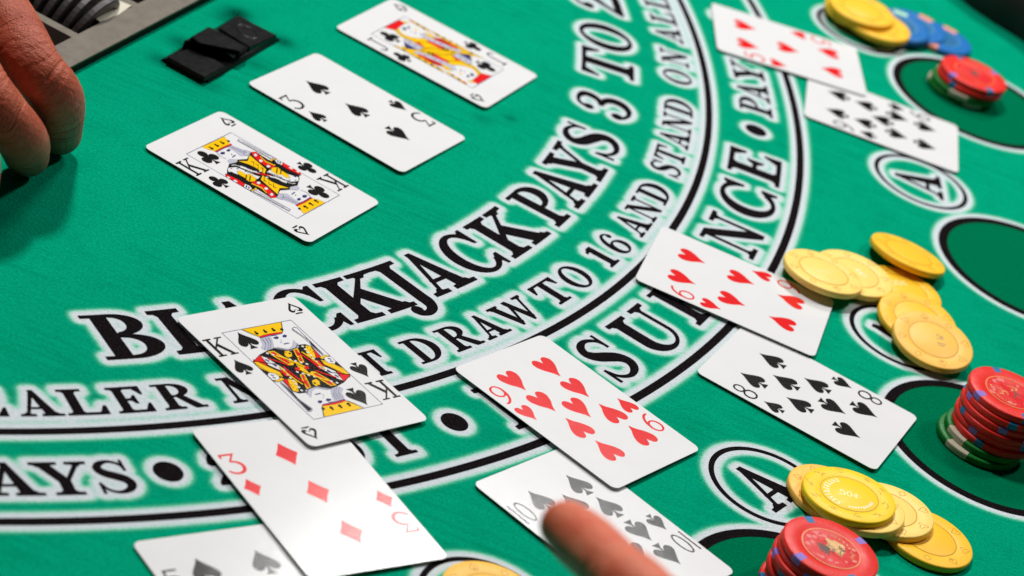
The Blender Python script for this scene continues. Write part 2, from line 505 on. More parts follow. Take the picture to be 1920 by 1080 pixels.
def glyphs():
    G = {}
    st = (0.13, 0.36)
    stem = box(st[0], st[1], 0.03, 0.97)
    G['I'] = (0.49, [stem, foot(0, 0.49, *st), head(0, 0.49, *st)])
    G['1'] = (0.46, [box(0.12, 0.34, 0.03, 0.99), foot(0, 0.46, 0.12, 0.34), [(0.0, 0.80), (0.14, 0.84), (0.14, 0.99), (0.34, 1.0), (0.30, 1.0), (0.0, 0.90)]])
    G['L'] = (0.88, [stem, foot(0, 0.5, *st), head(0, 0.52, *st), box(0.3, 0.86, 0, 0.10), [(0.88, 0.0), (0.88, 0.34), (0.81, 0.34), (0.70, 0.10), (0.66, 0.0)]])
    ebar = [box(0.3, 0.80, 0.90, 1.0), [(0.82, 1.0), (0.82, 0.68), (0.76, 0.68), (0.62, 0.90), (0.60, 1.0)], box(0.3, 0.52, 0.46, 0.55), [(0.60, 0.66), (0.54, 0.66), (0.46, 0.55), (0.46, 0.46), (0.54, 0.34), (0.60, 0.34)]]
    G['E'] = (0.88, [stem, foot(0, 0.5, *st), head(0, 0.5, *st), box(0.3, 0.86, 0, 0.10), [(0.88, 0.0), (0.88, 0.34), (0.82, 0.34), (0.68, 0.10), (0.64, 0.0)]] + ebar)
    G['A'] = (1.04, [[(0.14, 0.05), (0.225, 0.05), (0.51, 0.86), (0.44, 1.0), (0.42, 0.93)], [(0.60, 0.05), (0.89, 0.05), (0.545, 1.0), (0.415, 1.0), (0.415, 0.93)], box(0.22, 0.72, 0.27, 0.35), foot(0, 0.37, 0.14, 0.22), foot(0.50, 1.04, 0.62, 0.88)])
    G['B'] = (0.86, [stem, box(0, 0.40, 0.925, 1.0), box(0, 0.42, 0, 0.08), ringarc(0.38, 0.755, 0.40, 0.245, 0.38, 0.755, 0.17, 0.165, -90, 90), ringarc(0.40, 0.272, 0.46, 0.272, 0.40, 0.272, 0.21, 0.19, -90, 90), box(0.3, 0.42, 0.47, 0.57)])
    G['P'] = (0.82, [stem, foot(0, 0.52, *st), box(0, 0.42, 0.925, 1.0), ringarc(0.40, 0.71, 0.42, 0.29, 0.40, 0.71, 0.19, 0.21, -90, 90), box(0.3, 0.42, 0.42, 0.50)])
    G['R'] = (1.0, [stem, foot(0, 0.50, *st), box(0, 0.42, 0.925, 1.0), ringarc(0.40, 0.735, 0.41, 0.265, 0.40, 0.735, 0.18, 0.185, -90, 90), box(0.3, 0.44, 0.47, 0.55), [(0.40, 0.52), (0.60, 0.53), (0.90, 0.09), (1.0, 0.08), (1.0, 0.0), (0.72, 0.0), (0.66, 0.08)]])
    G['D'] = (0.94, [stem, box(0, 0.42, 0.92, 1.0), box(0, 0.42, 0, 0.08), ringarc(0.38, 0.5, 0.56, 0.5, 0.38, 0.5, 0.31, 0.42, -90, 90, 30)])
    G['O'] = (1.0, [ringarc(0.5, 0.5, 0.5, 0.52, 0.5, 0.5, 0.27, 0.44, 0, 359.99, 44)])
    G['C'] = (0.94, [ringarc(0.50, 0.5, 0.50, 0.52, 0.53, 0.5, 0.29, 0.43, 42, 322, 40), [(0.82, 1.0), (0.90, 1.0), (0.90, 0.62), (0.83, 0.62), (0.74, 0.82), (0.76, 0.94)], [(0.86, 0.30), (0.94, 0.30), (0.94, 0.0), (0.87, 0.0), (0.83, 0.12), (0.76, 0.12), (0.80, 0.24)]])
    G['J'] = (0.70, [box(0.30, 0.53, 0.05, 0.97), head(0.10, 0.70, 0.30, 0.53), stroke([(0.415, 0.10, 0.23), (0.415, -0.02, 0.22), (0.36, -0.15, 0.17), (0.22, -0.215, 0.13), (0.09, -0.17, 0.12), (0.05, -0.10, 0.06)]), disc(0.10, -0.10, 0.10)])
    G['K'] = (1.14, [stem, foot(0, 0.52, *st), head(0, 0.54, *st), [(0.30, 0.30), (0.36, 0.36), (0.88, 0.93), (0.78, 0.93), (0.30, 0.46)], head(0.60, 1.05, 0.76, 0.88), [(0.40, 0.56), (0.62, 0.66), (1.05, 0.05), (0.74, 0.05)], foot(0.62, 1.14, 0.78, 1.02)])
    G['M'] = (1.25, [box(0.14, 0.23, 0.03, 0.97), foot(0, 0.37, 0.14, 0.23), box(0.86, 1.09, 0.03, 0.97), foot(0.74, 1.25, 0.88, 1.09), [(0.0, 1.0), (0.34, 1.0), (0.67, 0.25), (0.60, 0.02), (0.14, 0.91), (0.0, 0.92)], [(1.25, 1.0), (0.93, 1.0), (0.60, 0.02), (0.66, 0.02), (0.90, 0.75), (1.25, 0.92)]])
    G['N'] = (1.10, [box(0.15, 0.24, 0.03, 0.95), foot(0, 0.40, 0.15, 0.24), box(0.86, 0.95, 0.0, 0.97), head(0.70, 1.10, 0.86, 0.95), [(0.0, 1.0), (0.34, 1.0), (0.95, 0.18), (0.95, 0.0), (0.80, 0.0), (0.15, 0.91), (0.0, 0.92)]])
    G['S'] = (0.82, [stroke([(0.735, 0.70, 0.06), (0.66, 0.87, 0.075), (0.45, 0.965, 0.09), (0.24, 0.90, 0.15), (0.165, 0.755, 0.20), (0.27, 0.615, 0.225), (0.47, 0.51, 0.235), (0.64, 0.40, 0.23), (0.70, 0.25, 0.21), (0.60, 0.10, 0.15), (0.38, 0.032, 0.09), (0.17, 0.12, 0.075), (0.075, 0.30, 0.06)], 6), box(0.69, 0.76, 0.66, 1.0), box(0.03, 0.10, 0.0, 0.34)])
    G['T'] = (0.96, [box(0.365, 0.595, 0.03, 0.97), foot(0.22, 0.74, 0.365, 0.595), box(0.0, 0.96, 0.915, 1.0), [(0, 1.0), (0, 0.66), (0.06, 0.66), (0.19, 0.915), (0.2, 1.0)], [(0.96, 1.0), (0.76, 1.0), (0.77, 0.915), (0.90, 0.66), (0.96, 0.66)]])
    G['U'] = (1.06, [head(0, 0.50, 0.13, 0.36), head(0.68, 1.06, 0.83, 0.91), box(0.13, 0.36, 0.32, 0.97), box(0.83, 0.91, 0.32, 0.97), ringarc(0.52, 0.34, 0.39, 0.36, 0.595, 0.34, 0.235, 0.27, 180, 360, 24)])
    G['W'] = (1.45, [head(0, 0.42, 0.12, 0.30), [(0.10, 0.94), (0.34, 0.94), (0.62, 0.14), (0.52, 0.0), (0.46, 0.0)], [(0.46, 0.0), (0.54, 0.0), (0.84, 0.80), (0.80, 0.92), (0.76, 0.92)], [(0.66, 1.0), (0.82, 1.0), (1.12, 0.16), (1.02, 0.0), (0.96, 0.0), (0.66, 0.92)], [(0.96, 0.0), (1.04, 0.0), (1.36, 0.93), (1.27, 0.93), (1.02, 0.20)], head(1.10, 1.45, 1.27, 1.35)])
    G['Y'] = (1.06, [box(0.41, 0.64, 0.03, 0.46), foot(0.26, 0.80, 0.41, 0.64), head(0, 0.52, 0.12, 0.36), head(0.66, 1.06, 0.82, 0.91), [(0.11, 0.93), (0.37, 0.93), (0.64, 0.44), (0.41, 0.40)], [(0.54, 0.44), (0.64, 0.44), (0.93, 0.93), (0.82, 0.93)]])
    G['2'] = (0.76, [stroke([(0.11, 0.72, 0.12), (0.18, 0.90, 0.08), (0.38, 0.965, 0.08), (0.56, 0.87, 0.17), (0.59, 0.71, 0.21), (0.48, 0.53, 0.17), (0.28, 0.33, 0.11), (0.10, 0.10, 0.10)], 6), disc(0.15, 0.70, 0.105), [(0.03, 0.0), (0.70, 0.0), (0.76, 0.30), (0.70, 0.30), (0.60, 0.17), (0.12, 0.17), (0.04, 0.10)]])
    G['3'] = (0.80, [stroke([(0.10, 0.76, 0.12), (0.18, 0.92, 0.08), (0.38, 0.965, 0.08), (0.58, 0.88, 0.17), (0.60, 0.74, 0.20), (0.50, 0.60, 0.13), (0.32, 0.545, 0.07)], 6), stroke([(0.32, 0.545, 0.07), (0.54, 0.50, 0.14), (0.67, 0.36, 0.22), (0.66, 0.20, 0.22), (0.52, 0.06, 0.14), (0.32, 0.03, 0.08), (0.14, 0.12, 0.09), (0.10, 0.22, 0.10)], 6), disc(0.13, 0.75, 0.10), disc(0.13, 0.22, 0.11)])
    G['6'] = (0.78, [ringarc(0.40, 0.30, 0.38, 0.32, 0.41, 0.30, 0.17, 0.25, 0, 359.99, 36), stroke([(0.12, 0.28, 0.20), (0.11, 0.48, 0.20), (0.17, 0.72, 0.18), (0.32, 0.92, 0.12), (0.50, 0.97, 0.08), (0.64, 0.88, 0.08)], 6), disc(0.62, 0.80, 0.095)])
    G['7'] = (0.74, [box(0, 0.74, 0.86, 1.0), box(0.0, 0.06, 0.64, 1.0), [(0.66, 0.9), (0.74, 0.9), (0.44, 0.0), (0.20, 0.0)]])
    return G


GLYPH = glyphs()

# ------------------------------------------------------------------ the table: felt sheet with printed layout
CX, CY = -470.3, 183.3          # centre of the printed arcs


def pol(rho, deg):
    a = math.radians(deg)
    return (CX + rho * math.cos(a), CY + rho * math.sin(a))


TRAY_A = math.radians(76.5)
TU = np.array([math.cos(TRAY_A), math.sin(TRAY_A)])
TV = np.array([-math.sin(TRAY_A), math.cos(TRAY_A)])
TO = np.array([-221.9, 19.0])
TRAY_U0, TRAY_U1, TRAY_V1 = -190.0, 330.0, 118.0

PRINT = []      # (name, [polygons in mm])


def arc_text(seq, top, base, name='printed_letter', thin=1.0):
    for ch, a0, a1 in seq:
        w, polys = GLYPH[ch]
        out = []
        for p in polys:
            q = []
            n = len(p)
            for i in range(n):
                (xa, ya), (xb, yb) = p[i], p[(i + 1) % n]
                k = 4 if math.hypot(xb - xa, yb - ya) > 0.3 else 1
                for j in range(k):
                    x, y = xa + (xb - xa) * j / k, ya + (yb - ya) * j / k
                    q.append(pol(base - y * (base - top), a0 + (a1 - a0) * x / w))
            out.append(q)
        PRINT.append((name, out))


arc_text([('B', -47.15, -43.75), ('L', -43.45, -40.35), ('A', -40.35, -36.55), ('C', -36.35, -32.92), ('K', -32.68, -28.25), ('J', -29.02, -26.45),
          ('A', -26.65, -23.08), ('C', -22.95, -19.72), ('K', -19.28, -14.9),
          ('P', -13.88, -10.98), ('A', -10.95, -7.2), ('Y', -7.68, -3.92), ('S', -3.68, -0.62),
          ('3', 1.85, 4.62), ('T', 7.08, 10.95), ('O', 11.42, 15.0), ('2', 16.9, 19.9)], 465.4, 494.6)
arc_text([('D', -56.7, -55.0), ('E', -54.7, -53.0), ('A', -52.5, -50.6), ('L', -50.47, -48.6), ('E', -48.2, -46.5), ('R', -46.05, -44.0),
          ('M', -42.72, -40.3), ('U', -39.9, -37.9), ('S', -37.5, -36.1), ('T', -35.0, -33.45),
          ('D', -31.85, -30.02), ('R', -29.37, -27.35), ('A', -27.05, -25.2), ('W', -25.12, -22.25), ('T', -21.3, -19.15), ('O', -18.65, -16.78),
          ('1', -15.0, -13.92), ('6', -13.28, -11.85), ('A', -10.62, -8.62), ('N', -8.45, -6.5), ('D', -6.1, -4.15),
          ('S', -2.48, -1.1), ('T', -0.85, 0.9), ('A', 1.4, 3.32), ('N', 3.45, 5.4), ('D', 5.65, 7.5),
          ('O', 9.7, 11.5), ('N', 12.2, 14.1), ('A', 15.35, 17.3), ('L', 17.72, 19.35), ('L', 19.72, 21.4)], 511.5, 527.4)
arc_text([('P', -57.2, -55.5), ('A', -55.15, -53.0), ('Y', -53.18, -50.9), ('S', -50.85, -49.3), ('2', -46.05, -44.5), ('T', -43.3, -41.3), ('O', -41.0, -38.9), ('1', -37.75, -36.6),
          ('P', 9.1, 10.85), ('A', 10.8, 12.95), ('Y', 12.9, 15.25), ('S', 15.6, 17.1), ('2', 19.9, 21.4)], 554.2, 573.0)
arc_text([('I', -31.12, -29.7), ('N', -28.95, -25.9), ('S', -23.8, -21.5), ('U', -20.4, -16.85), ('R', -15.85, -12.9), ('A', -12.5, -9.4), ('N', -7.55, -4.2), ('C', -3.3, 0.15), ('E', 1.12, 4.25)], 548.8, 577.2)
SPOT_A = [-39.79, -24.0, -8.19, 7.51, 23.18]
arc_text([('A', c - 1.2, c + 1.12) for c in SPOT_A], 641.2, 668.2, 'printed_letter')
for a in (-47.77, -33.58, 6.97, 18.3):
    x, y = pol(562.6, a)
    PRINT.append(('printed_dot', [disc(x, y, 5.9, 28)]))


def ring_band(cx, cy, r0, r1, a0, a1, n):
    o = [(cx + r1 * math.cos(math.radians(a0 + (a1 - a0) * i / n)), cy + r1 * math.sin(math.radians(a0 + (a1 - a0) * i / n))) for i in range(n + 1)]
    q = [(cx + r0 * math.cos(math.radians(a0 + (a1 - a0) * i / n)), cy + r0 * math.sin(math.radians(a0 + (a1 - a0) * i / n))) for i in range(n + 1)]
    return [[q[i], o[i], o[i + 1], q[i + 1]] for i in range(n)]


BANDS = []      # (name, list of quads, cx, cy, r0, r1, full circle)
BANDS.append(('printed_arc_line', ring_band(CX, CY, 534.5, 538.3, -62, 42, 260), CX, CY, 534.5, 538.3))
BANDS.append(('printed_arc_line', ring_band(CX, CY, 585.2, 589.2, -62, 42, 280), CX, CY, 585.2, 589.2))
for a in SPOT_A:
    x, y = pol(656.2, a)
    BANDS.append(('insurance_ring', ring_band(x, y, 24.1, 26.6, 0, 360, 96), x, y, 24.1, 26.6))
BET = [(711.8, -29.07), (713.1, -13.32), (713.5, 2.34), (711.5, 17.95), (712.0, -44.8)]
BET_XY = []
for r_, a in BET:
    x, y = pol(r_, a)
    BET_XY.append((x, y))
    BANDS.append(('betting_ring', ring_band(x, y, 45.1, 50.0, 0, 360, 120), x, y, 45.1, 50.0))

STEP = 1.25
gx = np.concatenate([[-1000, -800, -600, -450, -380], np.arange(-330, 330.1, STEP), [380, 450]])
gy = np.concatenate([[-1000, -800, -600, -480], np.arange(-390, 660.1, STEP), [700, 780, 900, 1100]])
GX, GY = np.meshgrid(gx, gy)
inv = np.ones_like(GX)          # product of (1 - halo)


def halo_of(d):
    t = np.clip((d - 1.15) / 4.35, 0, 1)
    return 1 - t * t * (3 - 2 * t)


def window(x0, x1, y0, y1):
    i0, i1 = np.searchsorted(gx, [x0, x1])
    j0, j1 = np.searchsorted(gy, [y0, y1])
    return slice(j0, j1), slice(i0, i1)


PAD = 7.0
for nm, polys in PRINT:
    allp = np.array([q for p in polys for q in p])
    lo, hi = allp.min(0) - PAD, allp.max(0) + PAD
    sl = window(lo[0], hi[0], lo[1], hi[1])
    X, Y = GX[sl], GY[sl]
    if X.size == 0:
        continue
    best = np.full(X.shape, 1e9)
    for p in polys:
        P = np.array(p)
        Q = np.roll(P, -1, 0)
        ins = np.zeros(X.shape, bool)
        for (ax, ay), (bx, by) in zip(P, Q):
            dx, dy = bx - ax, by - ay
            L2 = dx * dx + dy * dy + 1e-12
            t = np.clip(((X - ax) * dx + (Y - ay) * dy) / L2, 0, 1)
            best = np.minimum(best, np.hypot(X - ax - t * dx, Y - ay - t * dy))
            if abs(dy) > 1e-12:
                ins ^= ((ay > Y) != (by > Y)) & (X < ax + (Y - ay) * dx / dy)
        best[ins] = 0
    inv[sl] *= 1 - halo_of(best)
spot = np.zeros_like(GX)
for nm, quads, cx, cy, r0, r1 in BANDS:
    rr = np.hypot(GX - cx, GY - cy)
    d = np.maximum(np.maximum(r0 - rr, rr - r1), 0)
    h = halo_of(d)
    if nm == 'betting_ring':
        h = np.where(rr < (r0 + r1) / 2, 0, h)
        spot = np.maximum(spot, (rr < (r0 + r1) / 2).astype(float))
    inv *= 1 - h
halo = (1 - inv) * (1 - spot)

nx, ny = len(gx), len(gy)
idx = np.arange(nx * ny).reshape(ny, nx)
fa = np.stack([idx[:-1, :-1], idx[:-1, 1:], idx[1:, 1:], idx[1:, :-1]], -1).reshape(-1, 4)
cxm = (GX[:-1, :-1] + GX[1:, 1:]).ravel() / 2
cym = (GY[:-1, :-1] + GY[1:, 1:]).ravel() / 2
tu = (cxm - TO[0]) * TU[0] + (cym - TO[1]) * TU[1]
tv = (cxm - TO[0]) * TV[0] + (cym - TO[1]) * TV[1]
keep = ~((tu > TRAY_U0 + 5) & (tu < TRAY_U1 - 5) & (tv > 5) & (tv < TRAY_V1 - 5))
fa = fa[keep]
me = bpy.data.meshes.new('table_felt')
me.vertices.add(nx * ny)
co = np.stack([GX, GY, np.zeros_like(GX)], -1).reshape(-1, 3) * MM
me.vertices.foreach_set('co', co.astype(np.float32).ravel())
me.loops.add(len(fa) * 4)
me.loops.foreach_set('vertex_index', fa.astype(np.int32).ravel())
me.polygons.add(len(fa))
me.polygons.foreach_set('loop_start', np.arange(0, len(fa) * 4, 4, dtype=np.int32))
me.polygons.foreach_set('loop_total', np.full(len(fa), 4, dtype=np.int32))
# handling grime round the peeker and along the tray edge
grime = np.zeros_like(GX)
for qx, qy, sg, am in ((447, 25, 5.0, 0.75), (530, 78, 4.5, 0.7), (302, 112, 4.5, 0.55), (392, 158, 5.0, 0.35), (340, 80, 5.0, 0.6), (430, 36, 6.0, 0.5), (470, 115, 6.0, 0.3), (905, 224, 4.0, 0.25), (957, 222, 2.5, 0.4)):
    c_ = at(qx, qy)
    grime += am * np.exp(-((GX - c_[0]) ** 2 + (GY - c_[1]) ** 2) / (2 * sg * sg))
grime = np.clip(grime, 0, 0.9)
for nm, arr in (('halo', halo), ('spot', spot), ('grime', grime)):
    a_ = me.attributes.new(nm, 'FLOAT', 'POINT')
    a_.data.foreach_set('value', arr.astype(np.float32).ravel())
me.update(calc_edges=True)
me.validate()
felt = link('table_felt', me, [M['felt']])
felt['kind'] = 'structure'
felt['label'] = 'green blackjack table felt printed with arced lettering and betting circles'

for nm, polys in PRINT:
    sheet(nm, [(0, p) for p in polys], [M['felt_ink']], felt, z0=0.10, dz=0.008)
for k, (nm, quads, cx, cy, r0, r1) in enumerate(BANDS):
    V, Fc = [], []
    for q in quads:
        b0 = len(V)
        V += [(p[0], p[1], 0.07 + 0.001 * k) for p in q]
        Fc.append((b0, b0 + 1, b0 + 2, b0 + 3))
    link(nm, mesh_mm(nm, V, Fc), [M['felt_ink']], felt)


# ------------------------------------------------------------------ generic solids
def prism(poly, z0, z1, bevel=0.0):
    """extruded polygon with an optional bevel towards the top"""
    n = len(poly)
    if area2(poly) < 0:
        poly = poly[::-1]
    c = np.mean(np.array(poly), 0)
    rings = [(poly, z0)]
    if bevel > 0:
        rings.append((poly, z1 - bevel))
        ins = []
        for p in poly:
            d = c - np.array(p)
            L = np.hypot(*d)
            ins.append(tuple(np.array(p) + d / L * bevel * 1.3))
        rings.append((ins, z1))
    else:
        rings.append((poly, z1))
    V = [(x, y, z) for pp, z in rings for x, y in pp]
    Fc = []
    for r in range(len(rings) - 1):
        for i in range(n):
            j = (i + 1) % n
            Fc.append((r * n + i, r * n + j, (r + 1) * n + j, (r + 1) * n + i))
    Fc.append(tuple(range((len(rings) - 1) * n, len(rings) * n)))
    Fc.append(tuple(range(n))[::-1])
    return V, Fc


def rect_uv(u0, u1, v0, v1):
    return [tuple(TO + TU * u + TV * v) for u, v in ((u0, v0), (u0, v1), (u1, v1), (u1, v0))]


def solid(name, vf, mat, parent, smooth=False):
    return link(name, mesh_mm(name, vf[0], vf[1], smooth=smooth), [mat], parent)


def merge(*vfs):
    V, Fc = [], []
    for v, f in vfs:
        b0 = len(V)
        V += list(v)
        Fc += [tuple(b0 + i for i in x) for x in f]
    return V, Fc


# ------------------------------------------------------------------ dealer's chip tray (let into the felt)
tray = empty('chip_tray', (0, 0, 0))
tag(tray, 'worn grey metal chip tray with open compartments at the dealer side', 'chip tray')
RIM_Z, RIM_T = 5.2, 0.9
for (u0, u1, v0, v1) in ((TRAY_U0, TRAY_U1, 0, 15.0), (TRAY_U0, TRAY_U1, TRAY_V1 - 15, TRAY_V1), (TRAY_U0, TRAY_U0 + 15, 15.05, TRAY_V1 - 15.05), (TRAY_U1 - 15, TRAY_U1, 15.05, TRAY_V1 - 15.05)):
    rim = solid('rim', prism(rect_uv(u0, u1, v0, v1), RIM_Z - RIM_T, RIM_Z, 0.35), M['steel'], tray)
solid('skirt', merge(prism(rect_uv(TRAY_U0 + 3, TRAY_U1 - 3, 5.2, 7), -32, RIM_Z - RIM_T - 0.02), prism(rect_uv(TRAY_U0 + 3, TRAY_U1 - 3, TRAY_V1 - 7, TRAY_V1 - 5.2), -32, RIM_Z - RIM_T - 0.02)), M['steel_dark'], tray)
solid('shaded_front_edge', prism(rect_uv(TRAY_U0 + 0.5, TRAY_U1 - 0.5, 0.35, 4.4), 0.1, RIM_Z - RIM_T - 0.02), M['shaded_edge'], tray)  # strip coloured near black to paint the shadow below the rim
div_u = [33.0 + 54.0 * k for k in range(-3, 6)]
for u in div_u:
    if TRAY_U0 + 20 < u < TRAY_U1 - 20:
        solid('divider', prism(rect_uv(u - 2.8, u + 2.8, 15.05, TRAY_V1 - 15.05), -30, RIM_Z - 0.3, 0.3), M['steel'], tray)
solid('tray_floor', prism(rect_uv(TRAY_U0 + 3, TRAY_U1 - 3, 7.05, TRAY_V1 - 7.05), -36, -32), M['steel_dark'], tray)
# rounded troughs of the compartments
for k in range(len(div_u) - 1):
    u0, u1 = div_u[k] + 2.85, div_u[k + 1] - 2.85
    uc, hw = (u0 + u1) / 2, (u1 - u0) / 2
    V, Fc = [], []
    n = 18
    for i in range(n + 1):
        t = math.pi * i / n
        for v in (8.0, TRAY_V1 - 8.0):
            p = TO + TU * (uc - hw * math.cos(t)) + TV * v
            V.append((p[0], p[1], -3.0 - 26.0 * math.sin(t)))
    for i in range(n):
        Fc.append((2 * i, 2 * i + 1, 2 * i + 3, 2 * i + 2))
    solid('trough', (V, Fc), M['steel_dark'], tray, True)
# ragged pale tape on the rim
tp = [tuple(TO + TU * u + TV * v) for u, v in ((55, 15.4), (57, 20.5), (62, 22.5), (66, 20), (70, 23.5), (76, 22.0), (82, 25.5), (84, 15.6), (70, 14.2))]
solid('tape_strip', prism(tp, RIM_Z + 0.02, RIM_Z + 0.25), M['tape'], tray.children[0])


def token(u, v, r, label, tilt=0.0):
    """metal token standing on edge in a trough, axis along the trough"""
    e = empty('metal_token', tuple(TO + TU * u + TV * v) + (-3.5 + 0.0,), (math.radians(90 + tilt), 0, TRAY_A))
    tag(e, label, 'token', 'metal tokens in the chip tray')
    prof = [(0.0, 1.2), (r * 0.80, 1.2), (r * 0.82, 1.7), (r * 0.96, 1.7), (r, 1.3), (r, -1.3), (r * 0.96, -1.7), (r * 0.82, -1.7), (r * 0.80, -1.2), (0.0, -1.2)]
    n = 44
    V, Fc = [], []
    for (rr, z) in prof:
        for i in range(n):
            a = 2 * math.pi * i / n
            V.append((rr * math.cos(a), rr * math.sin(a), z))
    for k in range(len(prof) - 1):
        for i in range(n):
            j = (i + 1) % n
            Fc.append((k * n + i, (k + 1) * n + i, (k + 1) * n + j, k * n + j))
    solid('token_body', (V, Fc), M['token'], e)
    ring = ring_band(0, 0, r * 0.55, r * 0.60, 0, 360, 40)
    V, Fc = [], []
    for q in ring:
        b0 = len(V)
        V += [(p[0], p[1], 1.23) for p in q]
        Fc.append((b0, b0 + 1, b0 + 2, b0 + 3))
    solid('struck_ring', (V, Fc), M['steel'], e)


for k, (v, tl) in enumerate(((22, 16), (27, 10), (33, 8), (38, 5), (44, 4), (50, 2), (56, 3), (62, 2), (68, 0))):
    token(60.5 + 0.4 * (k % 3), v, 19.0, ['nearest', 'second', 'third', 'fourth', 'fifth', 'sixth', 'seventh', 'eighth', 'ninth'][k] + ' grey metal token from the rim in the tray compartment', tl)
for k, (v, tl) in enumerate(((24, 12), (29, 6), (35, 3))):
    token(114.5, v, 19.0, ['nearest', 'second', 'third'][k] + ' grey metal token in the upper tray compartment by the frame edge', tl)

# ------------------------------------------------------------------ black card peeker
CL_A = math.radians(76.9)
CU = np.array([math.cos(CL_A), math.sin(CL_A)])
CV = np.array([-math.sin(CL_A), math.cos(CL_A)])
CO = np.array([-178.0, 68.7])


def cpt(s, v):
    return tuple(CO + CU * s + CV * v)


clip = empty('card_peeker', (0, 0, 0))
tag(clip, 'glossy black plastic card peeker with raised hood beside the chip tray', 'card peeker')


def frustum(bot, top, z0, z1):
    n = len(bot)
    V = [(x, y, z0) for x, y in bot] + [(x, y, z1) for x, y in top]
    Fc = [(i, (i + 1) % n, n + (i + 1) % n, n + i) for i in range(n)] + [tuple(range(n, 2 * n)), tuple(range(n))[::-1]]
    return V, Fc


def cpoly(pts):
    return [cpt(s, v) for s, v in pts][::-1]


def pxp(pts, z):
    q = [tuple(at(x, y, z)[:2]) for x, y in pts]
    return q if area2(q) > 0 else q[::-1]


def offs(poly, d):
    c = np.mean(np.array(poly), 0)
    return [tuple(np.array(p) + (np.array(p) - c) / np.hypot(*(np.array(p) - c)) * d) for p in poly]


def slab(top_px, z0, z1, flare):
    t = pxp(top_px, z1)
    e = 0.5
    return merge(frustum(offs(t, flare), offs(t, e), z0, z1 - e), frustum(offs(t, e), t, z1 - e + 0.001, z1))


solid('base_plate', frustum(pxp([(301, 112), (392, 155), (526, 75), (447, 27)], 0.3), pxp([(309, 109), (388, 147), (519, 70), (448, 30)], 2.4), 0.3, 2.4), M['plastic'], clip)
solid('near_plate', slab([(316, 107), (384, 144), (421, 124), (404, 112), (380, 104), (352, 92)], 2.42, 4.2, 1.2), M['plastic'], clip)
far_plate = solid('far_plate', slab([(413, 53), (449, 31), (517, 65), (469, 88)], 2.42, 4.6, 1.0), M['plastic'], clip)
rm = pxp([(463 + 21 * math.cos(t) * 0.95 + 6 * math.sin(t), 59 + 12.5 * math.sin(t) + 5.5 * math.cos(t)) for t in [2 * math.pi * i / 40 for i in range(40)]], 4.6)
cr = np.mean(np.array(rm), 0)
V, Fc = [], []
for i, p in enumerate(rm):
    for f_, z_ in ((1.0, 4.62), (0.95, 4.95), (0.90, 4.62)):
        q_ = cr + (np.array(p) - cr) * f_
        V.append((q_[0], q_[1], z_))
for i in range(40):
    j = (i + 1) % 40
    for k in range(2):
        Fc.append((3 * i + k, 3 * j + k, 3 * j + k + 1, 3 * i + k + 1))
solid('round_mark', (V, Fc), M['plastic'], far_plate, True)
hood_top = [(361, 69), (392, 51), (462, 88), (449, 95), (376, 80)]
ht = pxp(hood_top, 9.0)
hood = solid('hood', merge(
    frustum(offs(pxp(hood_top, 7.0), 1.0), offs(ht, 0.5), 6.6, 8.5), frustum(offs(ht, 0.5), ht, 8.501, 9.0),
    frustum(pxp([(388, 66), (408, 55), (468, 90), (448, 104), (420, 92)], 2.42), pxp([(378, 64), (392, 51), (462, 88), (449, 95), (420, 86)], 6.6), 2.42, 6.59),
    frustum(pxp([(341, 90), (347, 78), (378, 62), (388, 68), (362, 80), (356, 92)], 2.42), pxp([(346, 76), (361, 69), (390, 52), (392, 58), (372, 70), (362, 77)], 6.6), 2.42, 6.59)), M['plastic'], clip)
mv = [tuple(at(415, 97, 4.3)), tuple(at(438, 109, 4.3)), tuple(at(444, 103, 5.6)), tuple(at(424, 99, 5.6))]
solid('peek_mirror', (mv, [(0, 1, 2, 3)]), M['mirror'], hood)

# ------------------------------------------------------------------ padded armrest at the players' edge
rail = empty('armrest', (0, 0, 0))
tag(rail, 'black padded armrest along the far table edge', 'armrest')
ctl = [(742, 48), (748, 40), (753, 34), (760.5, 29.3), (770, 27.6), (785.5, 25.6), (800, 21), (806, 12), (806, 0), (806, -15), (806, -30), (806, -45)]
path = [np.array(q) for q in crom([pol(r_, a) for r_, a in ctl], 6)]
V, Fc = [], []
prof = [(0, 0), (-3, 10), (-1, 24), (8, 35), (25, 41), (48, 43), (72, 41), (90, 34), (98, 20), (98, -40), (0, -40)]
npf = len(prof)
for i, q in enumerate(path):
    d = path[min(i + 1, len(path) - 1)] - path[max(i - 1, 0)]
    d = d / np.hypot(*d)
    nrm = np.array([-d[1], d[0]])
    if np.dot(nrm, q - np.array([CX, CY])) < 0:
        nrm = -nrm
    for o_, z in prof:
        p = q + nrm * o_
        V.append((p[0], p[1], z))
for i in range(len(path) - 1):
    for k in range(npf):
        j = (k + 1) % npf
        Fc.append((i * npf + k, (i + 1) * npf + k, (i + 1) * npf + j, i * npf + j))
solid('padding', (V, Fc), M['leather'], rail, True)

# ------------------------------------------------------------------ playing cards
CW, CH, CT = 63.5, 88.9, 0.30


def rrect(w, h, r, n=7):
    pts = []
    for cx, cy, a0 in ((w / 2 - r, h / 2 - r, 0), (-w / 2 + r, h / 2 - r, 90), (-w / 2 + r, -h / 2 + r, 180), (w / 2 - r, -h / 2 + r, 270)):
        for i in range(n + 1):
            a = math.radians(a0 + 90 * i / n)
            pts.append((cx + r * math.cos(a), cy + r * math.sin(a)))
    return pts


